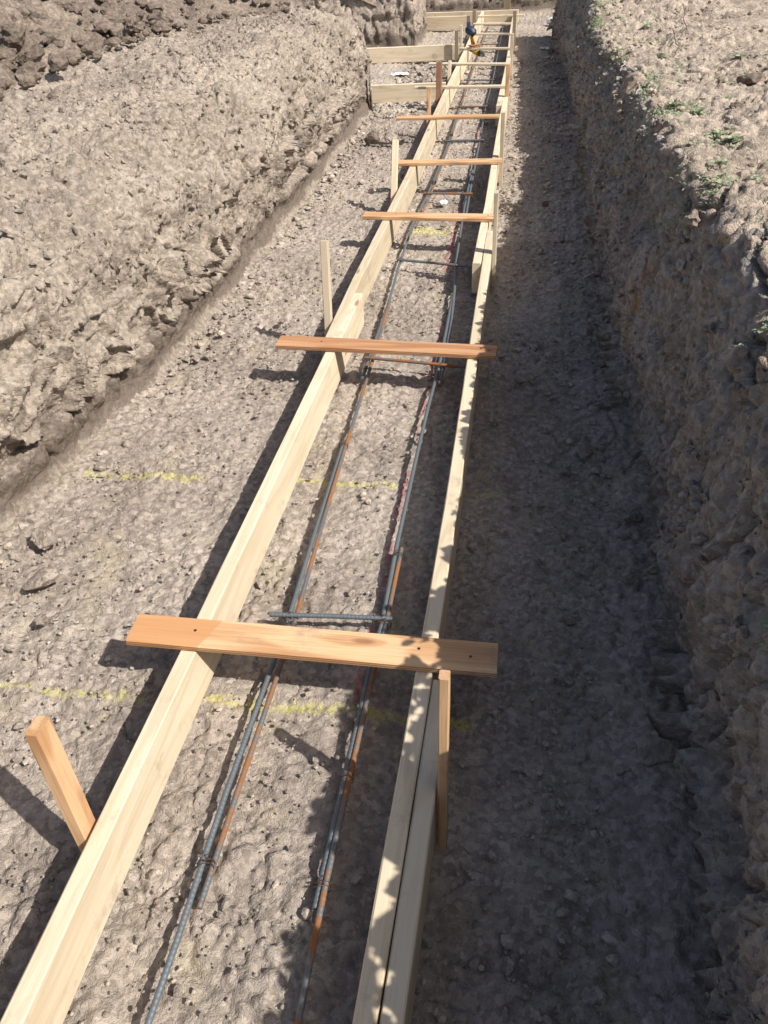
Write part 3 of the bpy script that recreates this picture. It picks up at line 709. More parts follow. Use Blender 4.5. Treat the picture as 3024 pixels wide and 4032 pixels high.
G_F = 'boards of the footing form'
L1 = curve_board('form_board', [(-.744, -.5), (-.738, .42), (-.736, .71), (-.731, 1.0), (-.725, 1.58), (-.720, 2.12), (-.711, 3.03)], PINE, 'pale pine form board on edge, nearest one on the left', seed=1, group=G_F)
L2 = curve_board('form_board', [(-.744, 2.56), (-.747, 3.17), (-.734, 4.19), (-.727, 4.73), (-.736, 6.19), (-.738, 6.73)], PINE2, 'left form board running on from behind the second spreader', seed=2, group=G_F)
L3 = curve_board('form_board', [(-.738, 6.735), (-.736, 7.73), (-.734, 8.8), (-.740, 9.76), (-.745, 11.44)], PINE, 'farthest left form board with the three side boards butting it', seed=3, group=G_F)
R1 = curve_board('form_board', [(-.192, -.5), (-.187, .43), (-.183, .7), (-.180, 1.02), (-.178, 1.64), (-.181, 2.17), (-.187, 2.82), (-.194, 3.78)], PINE2, 'long right form board, pale with leaf shadows on its top', seed=4, group=G_F)
R0 = curve_board('form_board', [(-.151, -.5), (-.146, .43), (-.142, .7), (-.1405, 1.05)], PINE, 'short board doubled against the outside of the nearest right form board', seed=5, group=G_F, z=-0.004)
R2 = curve_board('form_board', [(-.2335, 3.37), (-.2335, 3.8), (-.230, 4.18), (-.237, 4.72), (-.245, 5.6), (-.250, 6.75)], PINE, 'right form board whose square end shows beside the second stake', seed=6, group=G_F)
R3 = curve_board('form_board', [(-.289, 6.38), (-.288, 6.7), (-.288, 7.67), (-.300, 8.7), (-.325, 9.7), (-.345, 11.44)], PINE2, 'farthest right form board reaching the end board', seed=7, group=G_F)
timber('form_board', (-2.9, 7.12, 0), (-.757, 7.262, 0), .038, .14, PINE, 'cross form board nearest of those going left from the form', 'form board', group=G_F, seed=8)
timber('form_board', (-3.0, 8.98, 0), (-.76, 9.11, 0), .038, .14, PINE, 'second cross form board, a brown stake at its right end', 'form board', group=G_F, seed=9)
timber('form_board', (-3.1, 11.19, 0), (-.86, 11.11, 0), .038, .14, PINE2, 'third cross form board, front one of the far pair', 'form board', group=G_F, seed=10)
timber('form_board', (-3.1, 11.58, 0), (-.28, 11.47, 0), .038, .14, PINE, 'end form board closing the far end of the form', 'form board', group=G_F, seed=11)

# spreaders across the forms (with their screws and nails)
SCREW_V, SCREW_F = None, None
def disc(r, h, n=10):
    V = [(0, 0, h)]; F = []
    for k in range(n): a = 6.2832 * k / n; V.append((r * math.cos(a), r * math.sin(a), h * 0.6))
    for k in range(n): a = 6.2832 * k / n; V.append((r * math.cos(a), r * math.sin(a), -0.002))
    for k in range(n):
        j = (k + 1) % n; F.append((0, 1 + k, 1 + j)); F.append((1 + k, 1 + n + k, 1 + n + j, 1 + j))
    return V, F
def screw_on(parent, x, y, z=0.0, r=0.0035, name='screw'):
    V, F = disc(r, 0.0012); o = mesh_obj(name, V, F, SCREW, parent); o.location = (x, y, z); return o
SPR = [
 ((-.8605, 1.098, .0205), (-.0025, 1.108, .0205), .086, .019, PLYM, 'wide plywood spreader nearest the camera, its left end stained darker'),
 ((-.908, 2.552, .0205), (-.0795, 2.522, .0205), .080, .019, PLYM2, 'reddish plywood spreader, second nearest'),
 ((-.838, 3.956, .021), (-.150, 3.924, .021), .070, .019, FIR, 'orange fir spreader, third nearest'),
 ((-.845, 4.882, .021), (-.175, 4.908, .021), .068, .019, FIR, 'pinkish spreader whose left end passes behind a pale stake'),
 ((-.980, 6.005, .021), (-.242, 6.002, .021), .060, .019, FIR, 'spreader sticking out far to the left, fifth nearest'),
 ((-.987, 7.02, .021), (-.232, 6.98, .021), .050, .019, PINE, 'cream spreader crossing in front of the first side board'),
 ((-.990, 8.02, .021), (-.255, 7.90, .021), .050, .019, PINE2, 'spreader behind the short brown stake'),
 ((-.775, 8.765, .021), (-.275, 8.68, .021), .050, .019, PINE2, 'spreader with the cord lying on it beside the drill'),
 ((-.745, 9.62, .021), (-.320, 9.56, .021), .040, .019, PINE, 'narrow spreader just beyond the drill'),
 ((-.755, 10.33, .021), (-.319, 10.25, .021), .040, .019, PINE, 'narrow spreader, second from the far end'),
 ((-.745, 10.92, .021), (-.195, 10.87, .021), .035, .019, PINE, 'farthest spreader, poking out past the right stake'),
]
spreaders = []
for i, (a, b_, wy, hz, mt, lab) in enumerate(SPR):
    o = timber('spreader_board', a, b_, wy, hz, mt, lab, 'spreader board', group='spreaders across the footing form', seed=30 + i)
    spreaders.append(o)
    L = (Vector(b_) - Vector(a)).length
    if i < 3:
        screw_on(o, L * 0.795 if i == 0 else L * 0.93, 0.006, 0, .0036, 'nail')
        screw_on(o, L * 0.93 if i == 0 else L * 0.965, -0.004, 0, .0036, 'nail')
        screw_on(o, 0.155 if i == 0 else 0.17, 0.004, 0, .0036, 'nail')
for (x, y) in ((-.152, .985), (-.160, .80)):
    V, F = disc(.0048, .001, 12); sc = mesh_obj('screw', V, F, SCREW, R1)
    sc.matrix_world = Matrix.Translation((x, y, 0.0)); sc.matrix_parent_inverse = R1.matrix_local.inverted(); sc.matrix_basis = Matrix.Translation((x, y, 0.0015))
# saw-cut cleat line shadows come from the stakes; short cleats bridge the board laps

# stakes
def stake(x, y, ztop, sx, sy, mat, label, lean=(0, 0), rot=0.0, seed=0, zb=-0.34):
    o = empty('wooden_stake', (x, y, GZ))
    n = 8; V = []; F = []; r = random.Random(seed); ch = 0.0025
    ring = [(-sx / 2 + ch, -sy / 2), (sx / 2 - ch, -sy / 2), (sx / 2, -sy / 2 + ch), (sx / 2, sy / 2 - ch), (sx / 2 - ch, sy / 2), (-sx / 2 + ch, sy / 2), (-sx / 2, sy / 2 - ch), (-sx / 2, -sy / 2 + ch)]
    H = ztop - zb
    # local X is the length (grain runs along it)
    for i in range(n + 1):
        for (a, b_) in ring: V.append((H * i / n, a + r.uniform(-.0005, .0005), b_ + r.uniform(-.0005, .0005)))
    for i in range(n):
        for k in range(8):
            a = i * 8 + k; b_ = i * 8 + (k + 1) % 8; F.append((a, a + 8, b_ + 8, b_))
    F.append(tuple(range(8))); F.append(tuple(n * 8 + k for k in reversed(range(8))))
    me = bpy.data.meshes.new('wooden_stake'); me.from_pydata(V, [], F); me.update(); me.materials.append(mat)
    bpy.data.objects.remove(o)
    o = bpy.data.objects.new('wooden_stake', me); link(o)
    z = Vector((lean[0], lean[1], 1)).normalized(); yx = Vector((math.cos(rot), math.sin(rot), 0)); yx = (yx - z * yx.dot(z)).normalized(); zz = z.cross(yx)
    m = Matrix.Identity(4)
    base = Vector((x, y, 0)) + z * zb
    for i in range(3): m[i][0] = z[i]; m[i][1] = yx[i]; m[i][2] = zz[i]; m[i][3] = base[i]
    o.matrix_world = m
    return tag(o, label, 'stake', 'stakes holding the form boards')
stake(-.762, .628, .264, .027, .043, FIR, 'thick orange stake leaning out beside the nearest left board', lean=(-.055, .13), seed=51)
stake(-.770, 2.80, .293, .030, .030, PINE, 'tall thin pale stake left of the second spreader', lean=(0, .22), seed=52)
stake(-.765, 4.50, .235, .034, .040, PINE, 'pale stake in front of the fourth spreader end', lean=(0, .5), seed=53)
stake(-.770, 6.17, .17, .028, .032, FIR, 'thin two-toned stake by the fifth spreader', lean=(0, .35), seed=54)
stake(-.772, 6.88, .21, .045, .045, BROWN, 'thick reddish-brown stake at the first side board', lean=(0, .2), seed=55)
stake(-.768, 7.68, .09, .030, .032, PINE, 'short pale stake between two spreaders on the left', lean=(0, .5), seed=56)
stake(-.790, 8.60, .19, .034, .034, GREYW, 'dull brown stake at the second side board', lean=(.0, .0), seed=57)
stake(-.785, 9.03, .175, .026, .030, PINE, 'slim pale stake left of the drill', seed=58)
s9 = stake(-.765, 9.72, .17, .038, .040, GREYW, 'grey stake with a blue-black mark near its top', seed=59)
V, F = plank_mesh(.05, .040, .042, seed=3); mk = mesh_obj('painted_band', V, F, plain_mat('blue_band', (.05, .08, .14)), s9); mk.location = (.405, 0, .021)
stake(-.762, 10.52, .13, .040, .040, GREYW, 'grey stake at the far left corner of the form', seed=60)
stake(-.090, .790, .30, .019, .024, FIR, 'tan stake standing against the nearest right board', rot=0.0, lean=(.0, .13), seed=61)
stake(-.142, 3.50, .27, .018, .045, PINE, 'pale stake where two right form boards overlap', seed=62)
stake(-.183, 5.04, .25, .024, .045, PINE2, 'pale stake outside the right form by the fourth spreader', seed=63)
stake(-.222, 6.68, .22, .030, .040, FIR, 'orange stake outside the right form past the fifth spreader', seed=64)
stake(-.250, 8.30, .19, .030, .035, PINE, 'pale stake outside the right form near the drill', seed=65)
stake(-.272, 9.55, .22, .034, .040, GREYW, 'tall greyish stake at the far end of the right form', seed=66)
stake(-.45, 12.1, .75, .09, .06, GREYW, 'grey post standing alone against the far bank', seed=67)

# ------------------------------------------------------------------ rebar
def rebar(name, pts, r, mat, label, ribbed=True, rib_to=4.2, cat='rebar', group=None, pitch=0.010):
    P = np.array(pts, float); seg = np.linalg.norm(np.diff(P, axis=0), axis=1); S = np.concatenate([[0], np.cumsum(seg)]); L = S[-1]
    st = []; s = 0.0
    while s < L:
        y = np.interp(s, S, P[:, 1])
        if ribbed and y < rib_to:
            st += [(s, 1.0), (s + pitch * .45, 1.0), (s + pitch * .6, 1.055), (s + pitch * .85, 1.055)]; s += pitch
        else: st.append((s, 1.04)); s += 0.08
    st.append((L, 1.0)); st = [t for t in st if t[0] <= L]
    ss = np.array([t[0] for t in st]); kk = np.array([t[1] for t in st])
    C3 = np.stack([np.interp(ss, S, P[:, i]) for i in range(3)], 1)
    C3[:, 2] += 0.003 * np.sin(ss * 3.1 + P[0, 0] * 50); C3[:, 0] += 0.0025 * np.sin(ss * 2.3 + 1)
    d = P[-1] - P[0]; d /= np.linalg.norm(d); up = np.array([0, 0, 1.0]); sd = np.cross(d, up); sd /= np.linalg.norm(sd)
    n = 10; ang = np.arange(n) * 2 * np.pi / n
    off = (np.cos(ang)[:, None] * sd + np.sin(ang)[:, None] * up)
    # longitudinal seam ribs stay full height, transverse ribs come and go
    V = C3[:, None, :] + off[None] * (r * kk)[:, None, None]
    V = V.reshape(-1, 3); m_ = len(ss)
    a = np.arange(m_ - 1)[:, None] * n + np.arange(n)[None]; b_ = np.arange(m_ - 1)[:, None] * n + (np.arange(n)[None] + 1) % n
    F = np.stack([a, b_, b_ + n, a + n], -1).reshape(-1, 4)
    o = np_mesh(name, V - P[0], F, mat, smooth=True); o.location = P[0]
    # end caps
    me = o.data
    mesh_obj('bar_end', [tuple(v) for v in (V[:n] - P[0])], [tuple(reversed(range(n)))], mat, o)
    mesh_obj('bar_end', [tuple(v) for v in (V[-n:] - P[0])], [tuple(range(n))], mat, o)
    return tag(o, label, cat, group)
def tie(parent, x, y, z, r=0.011, rot=0.0, tails=True):
    V = []; F = []; n = 10; k = 5; rings = 0
    def tube(pts, rr, closed=False):
        nonlocal V, F
        base = len(V); m_ = len(pts)
        for i, p in enumerate(pts):
            p = Vector(p); q = Vector(pts[(i + 1) % m_ if closed else min(i + 1, m_ - 1)]); p2 = Vector(pts[i - 1 if (closed or i) else 0])
            t = (q - p2).normalized(); u = t.orthogonal().normalized(); w_ = t.cross(u)
            for j in range(k):
                a = 6.2832 * j / k; V.append(tuple(p + (u * math.cos(a) + w_ * math.sin(a)) * rr))
        for i in range(m_ if closed else m_ - 1):
            for j in range(k):
                a = base + i * k + j; b_ = base + i * k + (j + 1) % k; c = base + ((i + 1) % m_) * k + (j + 1) % k; d = base + ((i + 1) % m_) * k + j
                F.append((a, b_, c, d))
    for ph in (-0.004, 0.004):
        tube([(r * 1.35 * math.cos(t), ph + 0.003 * math.sin(t * 2), r * math.sin(t)) for t in [6.2832 * i / n for i in range(n)]], 0.0011, True)
    if tails:
        tube([(0.004 * math.sin(i), 0.002 * i, r + 0.003 * math.sin(i * 1.3)) for i in range(9)], 0.0011)
        tube([(-0.004 + 0.002 * i, -0.001 * i, r + 0.002 * i) for i in range(6)], 0.001)
    o = mesh_obj('tie_wire', V, F, WIRE, parent)
    mw = Matrix.Translation((x, y, z)) @ Matrix.Rotation(rot, 4, 'Z')
    o.matrix_basis = Matrix.Translation(-Vector(parent.location)) @ mw
    return o
ZB = -0.124; RB = 0.0062
GR = 'lengthwise reinforcing bars in the form'
bl1 = rebar('rebar_rod', [(-.551, -.4, ZB), (-.549, .37, ZB), (-.548, .5, ZB), (-.5505, .79, ZB), (-.545, 1.18, ZB), (-.546, 1.29, ZB), (-.559, 1.63, ZB), (-.573, 2.11, ZB)], RB, STEEL, 'dark steel bar of the nearest left pair', group=GR)
bl2 = rebar('rebar_rod', [(-.533, .56, ZB - .006), (-.534, .79, ZB - .003), (-.5295, 1.18, ZB), (-.531, 1.29, ZB), (-.5435, 1.63, ZB), (-.5575, 2.09, ZB), (-.563, 2.33, ZB), (-.573, 2.67, ZB), (-.592, 3.2, ZB)], RB, RUST, 'rust-orange bar tied beside the nearest left dark bar', group=GR)
bl3 = rebar('rebar_rod', [(-.590, 2.53, ZB), (-.597, 3.2, ZB), (-.612, 3.65, ZB), (-.618, 4.2, ZB), (-.600, 4.72, ZB), (-.598, 5.2, ZB), (-.595, 5.9, ZB), (-.605, 6.9, ZB)], RB, STEEL, 'grey bar curving through the middle of the left line', group=GR)
bl4 = rebar('rebar_rod', [(-.602, 4.15, ZB), (-.586, 4.72, ZB), (-.578, 5.9, ZB), (-.606, 6.95, ZB), (-.612, 8.0, ZB), (-.62, 9.5, ZB), (-.63, 11.3, ZB)], RB, RUST, 'brown bar running to the far end of the left line', group=GR)
br1 = rebar('rebar_rod', [(-.292, -.4, ZB), (-.295, .4, ZB), (-.2985, .62, ZB), (-.2965, .84, ZB), (-.2945, 1.18, ZB), (-.290, 1.31, ZB), (-.294, 1.595, ZB)], RB, RUST, 'right-hand rusty bar running out of the bottom of the picture', group=GR)
br2 = rebar('rebar_rod', [(-.312, .588, ZB - .003), (-.3115, .84, ZB), (-.3095, 1.18, ZB), (-.305, 1.31, ZB), (-.310, 1.6, ZB), (-.308, 2.35, ZB), (-.303, 2.65, ZB), (-.311, 3.05, ZB), (-.317, 3.33, ZB)], RB, STEEL, 'blue-grey ribbed bar of the right pair, passing under the nearest spreader', group=GR)
br3 = rebar('rebar_rod', [(-.291, 2.52, ZB), (-.289, 2.65, ZB), (-.297, 3.05, ZB), (-.312, 3.36, ZB), (-.332, 3.65, ZB), (-.368, 4.72, ZB), (-.372, 5.2, ZB)], RB, STEEL, 'long grey bar in the middle of the right line', group=GR)
br4 = rebar('rebar_rod', [(-.342, 4.3, ZB), (-.354, 4.72, ZB), (-.371, 5.9, ZB), (-.40, 7, ZB), (-.40, 8.2, ZB), (-.43, 9.8, ZB), (-.45, 11.2, ZB)], RB, STEEL, 'bar running to the far end of the right line', group=GR)
tie(bl1, -.5415, .64, ZB, .012); tie(bl1, -.538, 1.26, ZB + .004, .014); tie(bl1, -.566, 2.08, ZB); tie(bl3, -.582, 2.60, ZB)
tie(br1, -.305, .63, ZB, .012); tie(br1, -.298, 1.30, ZB + .004, .015); tie(br1, -.302, 1.56, ZB); tie(br1, -.304, .86, ZB); tie(br3, -.290, 2.52, ZB); tie(br3, -.36, 4.6, ZB)
ZC = ZB + 0.0135
XB = [((-.598, 1.285), (-.278, 1.310), 'thick ribbed crossbar beyond the nearest spreader'),
      ((-.603, 2.668), (-.205, 2.622), 'ribbed crossbar beyond the second spreader'),
      ((-.630, 3.68), (-.272, 3.60), 'ribbed crossbar short of the third spreader'),
      ((-.625, 4.70), (-.335, 4.685), 'crossbar beside the white tag'),
      ((-.620, 5.86), (-.342, 5.86), 'crossbar short of the fifth spreader'),
      ((-.645, 6.90), (-.370, 6.88), 'crossbar at the first side board'),
      ((-.660, 7.94), (-.365, 7.90), 'crossbar below the seventh spreader'),
      ((-.665, 9.80), (-.415, 9.79), 'crossbar beyond the drill'),
      ((-.690, 10.55), (-.420, 10.52), 'crossbar at the next to last spreader'),
      ((-.700, 11.15), (-.430, 11.10), 'farthest crossbar near the end board')]
for i, (a, b_, lab) in enumerate(XB):
    # ribs pitch runs along x here
    P0 = (a[0], a[1], ZC + (0.001)); P1 = (b_[0], b_[1], ZC)
    o = rebar('rebar_crossbar', [P0, ((a[0] + b_[0]) / 2, (a[1] + b_[1]) / 2 + .002, ZC), P1], 0.0062, STEEL if i % 2 == 0 else RUST, lab, group='crossbars tied over the lengthwise bars', rib_to=5.0)
    for bx in ((-.545, -.304) if i == 0 else (-.581, -.297) if i == 1 else (-.612, -.332) if i == 2 else (-.605, -.368)):
        yy = a[1] + (b_[1] - a[1]) * (bx - a[0]) / (b_[0] - a[0])
        if i < 6: tie(o, bx, yy, ZC - .005, .012, rot=0.7)

# ------------------------------------------------------------------ small things
def tubes(name, plist, rr, mat, parent=None, k=6):
    V = []; F = []
    for pts_ in plist:
        base = len(V); m_ = len(pts_)
        for i, p in enumerate(pts_):
            p = Vector(p); t = (Vector(pts_[min(i + 1, m_ - 1)]) - Vector(pts_[max(i - 1, 0)])).normalized(); u = t.orthogonal().normalized(); w_ = t.cross(u)
            rad = rr * (1 - 0.6 * i / m_) if k == 5 else rr
            for j in range(k): a = 6.2832 * j / k; V.append(tuple(p + (u * math.cos(a) + w_ * math.sin(a)) * rad))
        for i in range(m_ - 1):
            for j in range(k):
                a = base + i * k + j; b_ = base + i * k + (j + 1) % k; F.append((a, b_, b_ + k, a + k))
    return mesh_obj(name, V, F, mat, parent, smooth=True)

def paper(x, y, sx, sy, label, seed, mat=WHITE, z=GZ + .012, rot=0.0, name='paper_scrap'):
    r = random.Random(seed); V = []; F = []; nx, ny = 7, 5
    for i in range(nx):
        for j in range(ny):
            V.append(((i / (nx - 1) - .5) * sx + r.uniform(-.08, .08) * sx, (j / (ny - 1) - .5) * sy + r.uniform(-.08, .08) * sy, r.uniform(0, .012)))
    n0 = len(V)
    V += [(a, b_, c - .0008) for (a, b_, c) in V]
    for i in range(nx - 1):
        for j in range(ny - 1):
            a = i * ny + j; F.append((a, a + ny, a + ny + 1, a + 1)); F.append((n0 + a, n0 + a + 1, n0 + a + ny + 1, n0 + a + ny))
    o = mesh_obj(name, V, F, mat); o.location = (x, y, z); o.rotation_euler[2] = rot
    return tag(o, label, 'paper')
paper(-.495, 4.63, .045, .06, 'crumpled white tag on the soil between the rebar lines', 1)
paper(-1.33, 8.45, .17, .10, 'pale scrap half buried in the side trench', 2, rot=.3)
paper(.055, 9.62, .09, .10, 'white scrap of paper on the shaded path by the right bank', 3)
paper(.10, 9.50, .07, .05, 'grey torn scrap next to the white paper', 4, plain_mat('grey_paper', (.42, .40, .37)))

def lathe(name, prof, n, mat, parent=None):
    V = []; F = []
    for (r_, z) in prof:
        for k in range(n): a = 6.2832 * k / n; V.append((r_ * math.cos(a), r_ * math.sin(a), z))
    for i in range(len(prof) - 1):
        for k in range(n): a = i * n + k; b_ = i * n + (k + 1) % n; F.append((a, b_, b_ + n, a + n))
    return mesh_obj(name, V, F, mat, parent, smooth=True)
cup = empty('paper_cup', (.125, 11.25, GZ + .05)); cup.rotation_euler = (math.radians(78), math.radians(8), math.radians(35))
tag(cup, 'white cup lying on the sunlit floor at the far end of the right bank', 'cup')
WC = plain_mat('cup_white', (.8, .8, .8), .4, 0, .05)
lathe('cup_wall', [(.0, -.055), (.030, -.055), (.030, -.05), (.044, .055), (.042, .055), (.029, -.046), (0, -.046)], 20, WC, cup)
lathe('cup_rim', [(.042, .053), (.046, .053), (.0475, .056), (.046, .059), (.042, .059), (.042, .053)], 20, WC, cup)
sh_ = empty('paper_cup', (.17, 11.08, GZ + .045)); sh_.rotation_euler = (math.radians(100), 0, math.radians(-60)); tag(sh_, 'second white cup, crushed, just nearer than the first', 'cup')
lathe('cup_wall', [(.0, -.05), (.026, -.05), (.028, -.04), (.032, .01), (.040, .045), (.038, .045), (.0, -.04)], 16, WC, sh_)

# cordless drill leaning on the left form board behind a spreader
def box_bm(name, cx, cy, cz, sx, sy, sz, mat, parent, bev=0.25, seg=3):
    import bmesh
    bm = bmesh.new(); bmesh.ops.create_cube(bm, size=1.0)
    for v in bm.verts: v.co = (v.co.x * sx, v.co.y * sy, v.co.z * sz)
    bmesh.ops.bevel(bm, geom=bm.edges[:], offset=min(sx, sy, sz) * bev, segments=seg, affect='EDGES')
    me = bpy.data.meshes.new(name); bm.to_mesh(me); bm.free(); me.materials.append(mat)
    me.polygons.foreach_set('use_smooth', [True] * len(me.polygons))
    o = bpy.data.objects.new(name, me); link(o, parent); o.location = (cx, cy, cz); return o
drill = empty('cordless_drill', (-.655, 8.86, .012))
dx = Vector((.13, -.13, -.045)).normalized(); up_ = Vector((-.55, .35, .75)); dy = up_.cross(dx).normalized(); dz = dx.cross(dy)
mm = Matrix.Identity(4)
for i in range(3): mm[i][0] = dx[i]; mm[i][1] = dy[i]; mm[i][2] = dz[i]; mm[i][3] = (-.620, 8.83, -.020)[i]
drill.matrix_world = mm
tag(drill, 'yellow and black cordless drill resting in the form behind a spreader', 'drill')
YEL = plain_mat('drill_yellow', (.62, .34, .03), .45, 0, .15); BLK = plain_mat('drill_black', (.03, .035, .045), .5); NAVY = plain_mat('battery_dark', (.035, .05, .085), .5); GRY = plain_mat('chuck_grey', (.30, .32, .31), .4, .5)
box_bm('body', 0, 0, 0, .115, .062, .070, YEL, drill, .35)
box_bm('motor_cover', -.065, 0, 0, .045, .058, .064, BLK, drill, .35)
bar_ = lathe('collar', [(0, 0), (.029, 0), (.029, .022), (.024, .026), (0, .026)], 18, BLK, drill); bar_.rotation_euler = (0, math.pi / 2, 0); bar_.location = (.055, 0, 0)
ch_ = lathe('chuck', [(0, 0), (.021, 0), (.021, .030), (.011, .046), (.004, .047), (0, .047)], 18, GRY, drill); ch_.rotation_euler = (0, math.pi / 2, 0); ch_.location = (.080, 0, 0)
bit_ = lathe('drill_bit', [(0, 0), (.003, 0), (.003, .05), (0, .055)], 8, SCREW, ch_); bit_.location = (0, 0, .045)
hd = box_bm('handle', -.045, 0, .085, .038, .034, .105, YEL, drill, .35); hd.rotation_euler = (0, math.radians(-14), 0)
box_bm('grip', -.052, 0, .085, .034, .037, .085, BLK, drill, .35).rotation_euler = (0, math.radians(-14), 0)
box_bm('trigger', -.020, 0, .055, .014, .016, .030, BLK, drill, .3)
box_bm('battery', -.075, 0, .160, .110, .072, .055, NAVY, drill, .2)
# cord
cp = []
for i in range(70):
    t = i / 69; a = t * 6.2832 * 4.2
    cp.append((-.660 + .035 * math.cos(a) + .07 * t, 8.735 + .018 * math.sin(a), .030 + .011 * abs(math.sin(a * .5)) + .006 * t))
cord = tubes('orange_cord', [cp], .0045, plain_mat('cord_orange', (.42, .17, .08), .5)); tag(cord, 'small loops of orange-brown cord lying on the spreader by the drill', 'cord')

# ------------------------------------------------------------------ weeds, roots, twigs
def weed_geo(seed, n, L, spread, up_=0.5):
    r = random.Random(seed); V = []; F = []
    for i in range(n):
        a = r.uniform(0, 6.28); el = r.uniform(0.1, 1.0) * up_; l = L * r.uniform(.6, 1.1); w_ = l * r.uniform(.22, .34)
        bx, by = r.uniform(-spread, spread), r.uniform(-spread, spread); bz = r.uniform(0, spread * .5)
        d = Vector((math.cos(a) * math.cos(el), math.sin(a) * math.cos(el), math.sin(el))); sd = Vector((-math.sin(a), math.cos(a), r.uniform(-.3, .3))).normalized(); nr = d.cross(sd)
        b0 = len(V); p = Vector((bx, by, bz))
        for t, ww, dr in ((0, .15, 0), (.35, .9, .02), (.7, .8, -.05), (1.0, .08, -.22)):
            c = p + d * l * t + Vector((0, 0, dr * l))
            V.append(tuple(c - sd * w_ * ww + nr * .1 * w_)); V.append(tuple(c - nr * .06 * w_)); V.append(tuple(c + sd * w_ * ww + nr * .1 * w_))
        for k in range(3):
            for j in range(2): a0 = b0 + k * 3 + j; F.append((a0, a0 + 1, a0 + 4, a0 + 3))
    return V, F
# clumps creeping along the rim: one mass
VV = []; FF = []; n = 0
rr = random.Random(12); PR = [weed_geo(600 + i, 10, .014, .016, .9) for i in range(8)]
cnt = 0
for _ in range(6000):
    y = rr.uniform(0.1, 8.6); fr = float(np.interp(y, *EDGE_R)); x = fr + rr.gauss(.02, .05) if rr.random() < .55 else fr + rr.uniform(0, .45)
    d_ = float(perlin(np.array([x / .16]), np.array([y / .30]), 77)[0]) + 0.10 * (abs(x - fr) < .08) + 0.10 * (y > 3) - 0.12 * (x - fr > .2)
    if d_ < 0.15: continue
    z = surf_h(x, y) if x > fr - .02 else float(np.interp(y, *TOP_R)) - (fr - x) * 2.5 + rr.uniform(.0, .02)
    V, F = PR[rr.randrange(8)]; s = rr.uniform(.5, 1.2); a = rr.uniform(0, 6.28); c, s_ = math.cos(a) * s, math.sin(a) * s
    A = np.array(V); VV.append(np.stack([A[:, 0] * c - A[:, 1] * s_ + x, A[:, 0] * s_ + A[:, 1] * c + y, A[:, 2] * s + z], 1)); FF.append(np.array(F) + n); n += len(V); cnt += 1
    if cnt > 1500: break
# the same weeds on the rim beside the camera; their leaves shade the nearest right board
for i in range(26):
    y = -.1 + i * .062 + rr.uniform(-.02, .02); x = rr.uniform(.41, .50); n_ = rr.randint(14, 34); L = rr.uniform(.035, .062)
    if i in (7, 13) or y > 1.12: continue
    V, F = weed_geo(730 + i, n_, L, L * .5, 1.1); A = np.array(V) + (x, y, float(np.interp(y, *TOP_R)) + .01); VV.append(A); FF.append(np.array(F) + n); n += len(V)
tag(np_mesh('creeping_weeds', np.concatenate(VV), np.concatenate(FF), LEAF, smooth=False), 'low pale green weeds creeping along the rim of the right bank', 'weeds', kind='stuff')

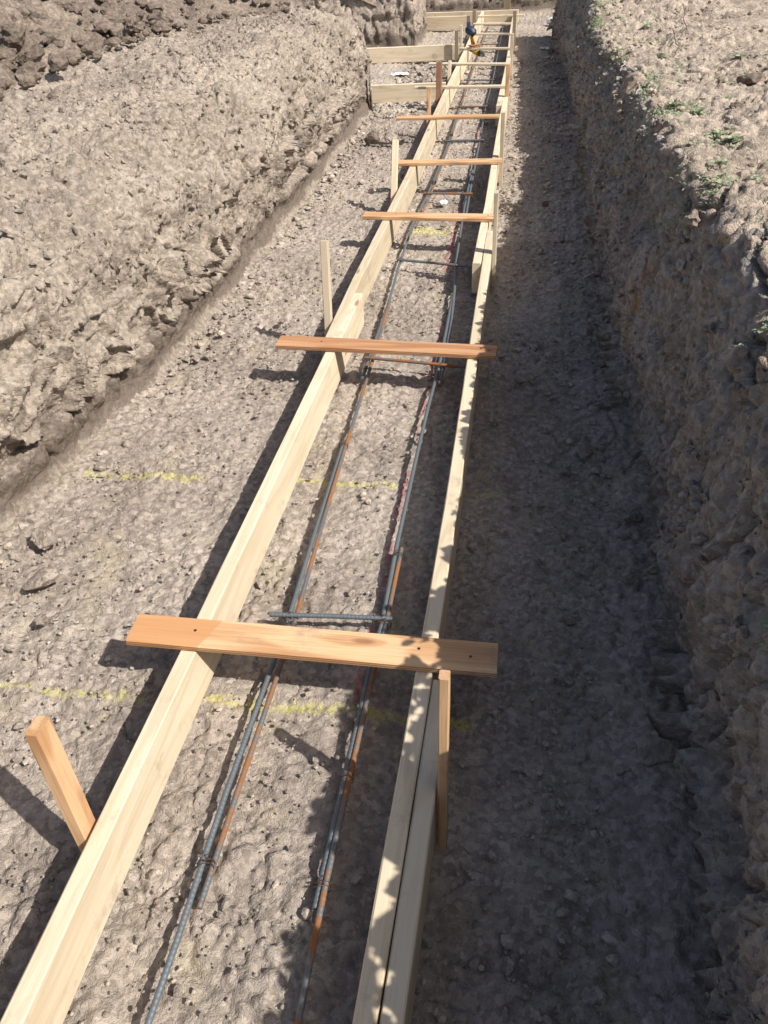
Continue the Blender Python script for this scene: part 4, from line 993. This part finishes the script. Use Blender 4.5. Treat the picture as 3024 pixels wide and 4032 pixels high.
def weed(x, y, z, n, L, label, seed, up_=.9, group=None):
    o = empty('weed_plant', (x, y, z)); V, F = weed_geo(seed, n, L, L * .5, up_)
    mesh_obj('leaf', V, F, LEAF, o)['kind'] = 'stuff'
    r = random.Random(seed); st = []
    for i in range(5):
        a = r.uniform(0, 6.28); st.append([(0, 0, -.01), (math.cos(a) * L * .4, math.sin(a) * L * .4, L * .5), (math.cos(a) * L * .9, math.sin(a) * L * .9, L * .8)])
    tubes('stem', st, .0012, STEM, o, k=5)
    return tag(o, label, 'weed', group)
WD = [(.57, 6.86, 22, .05, 'green weed clump at the rim, farthest along the right bank'), (.72, 6.4, 24, .055, 'weed clump on the bank top, next to the farthest one'),
 (.67, 5.16, 24, .05, 'leafy weed clump at the rim above the sunlit soil lump'), (.70, 4.6, 20, .045, 'weed clump just in from the rim, level with the fourth spreader'),
 (.53, 3.45, 22, .045, 'weed clump hanging on the rim, level with the third spreader'), (.57, 3.15, 24, .045, 'bright weed clump behind the hanging one on the rim'),
 (.56, 2.72, 24, .04, 'weed clump at the upper end of the shaded rim bend'), (.50, 2.55, 22, .035, 'weed drooping over the wall at the rim bend'),
 (.60, 2.62, 22, .04, 'dark-shadowed weed clump inland of the rim bend'), (.52, 2.38, 20, .035, 'small weed on the rim just before it leaves the picture'),
 (1.06, 4.99, 16, .05, 'round green weed alone on the open bank top'), (.85, 4.23, 14, .04, 'low weed beside the dark clod on the bank top'),
 (.97, 4.26, 14, .045, 'weed at the right edge of the picture on dry soil'), (.73, 3.5, 14, .035, 'tiny weed alone between rim and right edge'),
 (.84, 3.88, 12, .035, 'sprig of weed close to the dark clod'), (.84, 5.5, 10, .03, 'smallest weed sprig, beside the dark twigs')]
for i, (x, y, n_, L, lab) in enumerate(WD): weed(x, y, surf_h(x, y) + .005, n_, L * .8, lab, 700 + i)
def squig(p, q, n, amp, seed):
    r = random.Random(seed); p = Vector(p); q = Vector(q); return [tuple(p.lerp(q, i / n) + Vector((r.uniform(-1, 1), r.uniform(-1, 1), r.uniform(-.4, .6))) * amp * (0 if i in (0,) else 1)) for i in range(n + 1)]
RT = [((.46, 4.85, .52), (.40, 4.45, .55), 'pale root curling out of the wall below the far weeds'), ((.50, 4.45, .52), (.46, 4.10, .52), 'thin white root hanging near the sunlit soil lump'),
      ((.46, 2.95, .60), (.41, 2.70, .60), 'long pale root dangling under the rim bend'), ((.43, 2.30, .63), (.40, 2.15, .56), 'fine white root on the shaded wall under the nearest weeds')]
for i, (a, b_, lab) in enumerate(RT):
    tag(tubes('dry_root', [squig(a, b_, 9, .008, i)], .0022, ROOT), lab, 'root')
TW = [((1.03, 7.0, .36), (.90, 5.8, .37), 'long straight dark twig on the far bank top'), ((.85, 6.07, .38), (.77, 5.15, .38), 'bent dark twig beside the rim weeds'),
      ((1.15, 5.72, .41), (1.02, 5.5, .40), 'short slanting twig on the open soil'), ((1.0, 4.75, .43), (.92, 4.6, .42), 'short dark twig near the right edge')]
for i, (a, b_, lab) in enumerate(TW):
    p = squig(a, b_, 8, .008, 20 + i); p = [(x, y, surf_h(x, y) + .03) for (x, y, z) in p]
    tag(tubes('dark_twig', [p], .0028, TWIG), lab, 'twig')
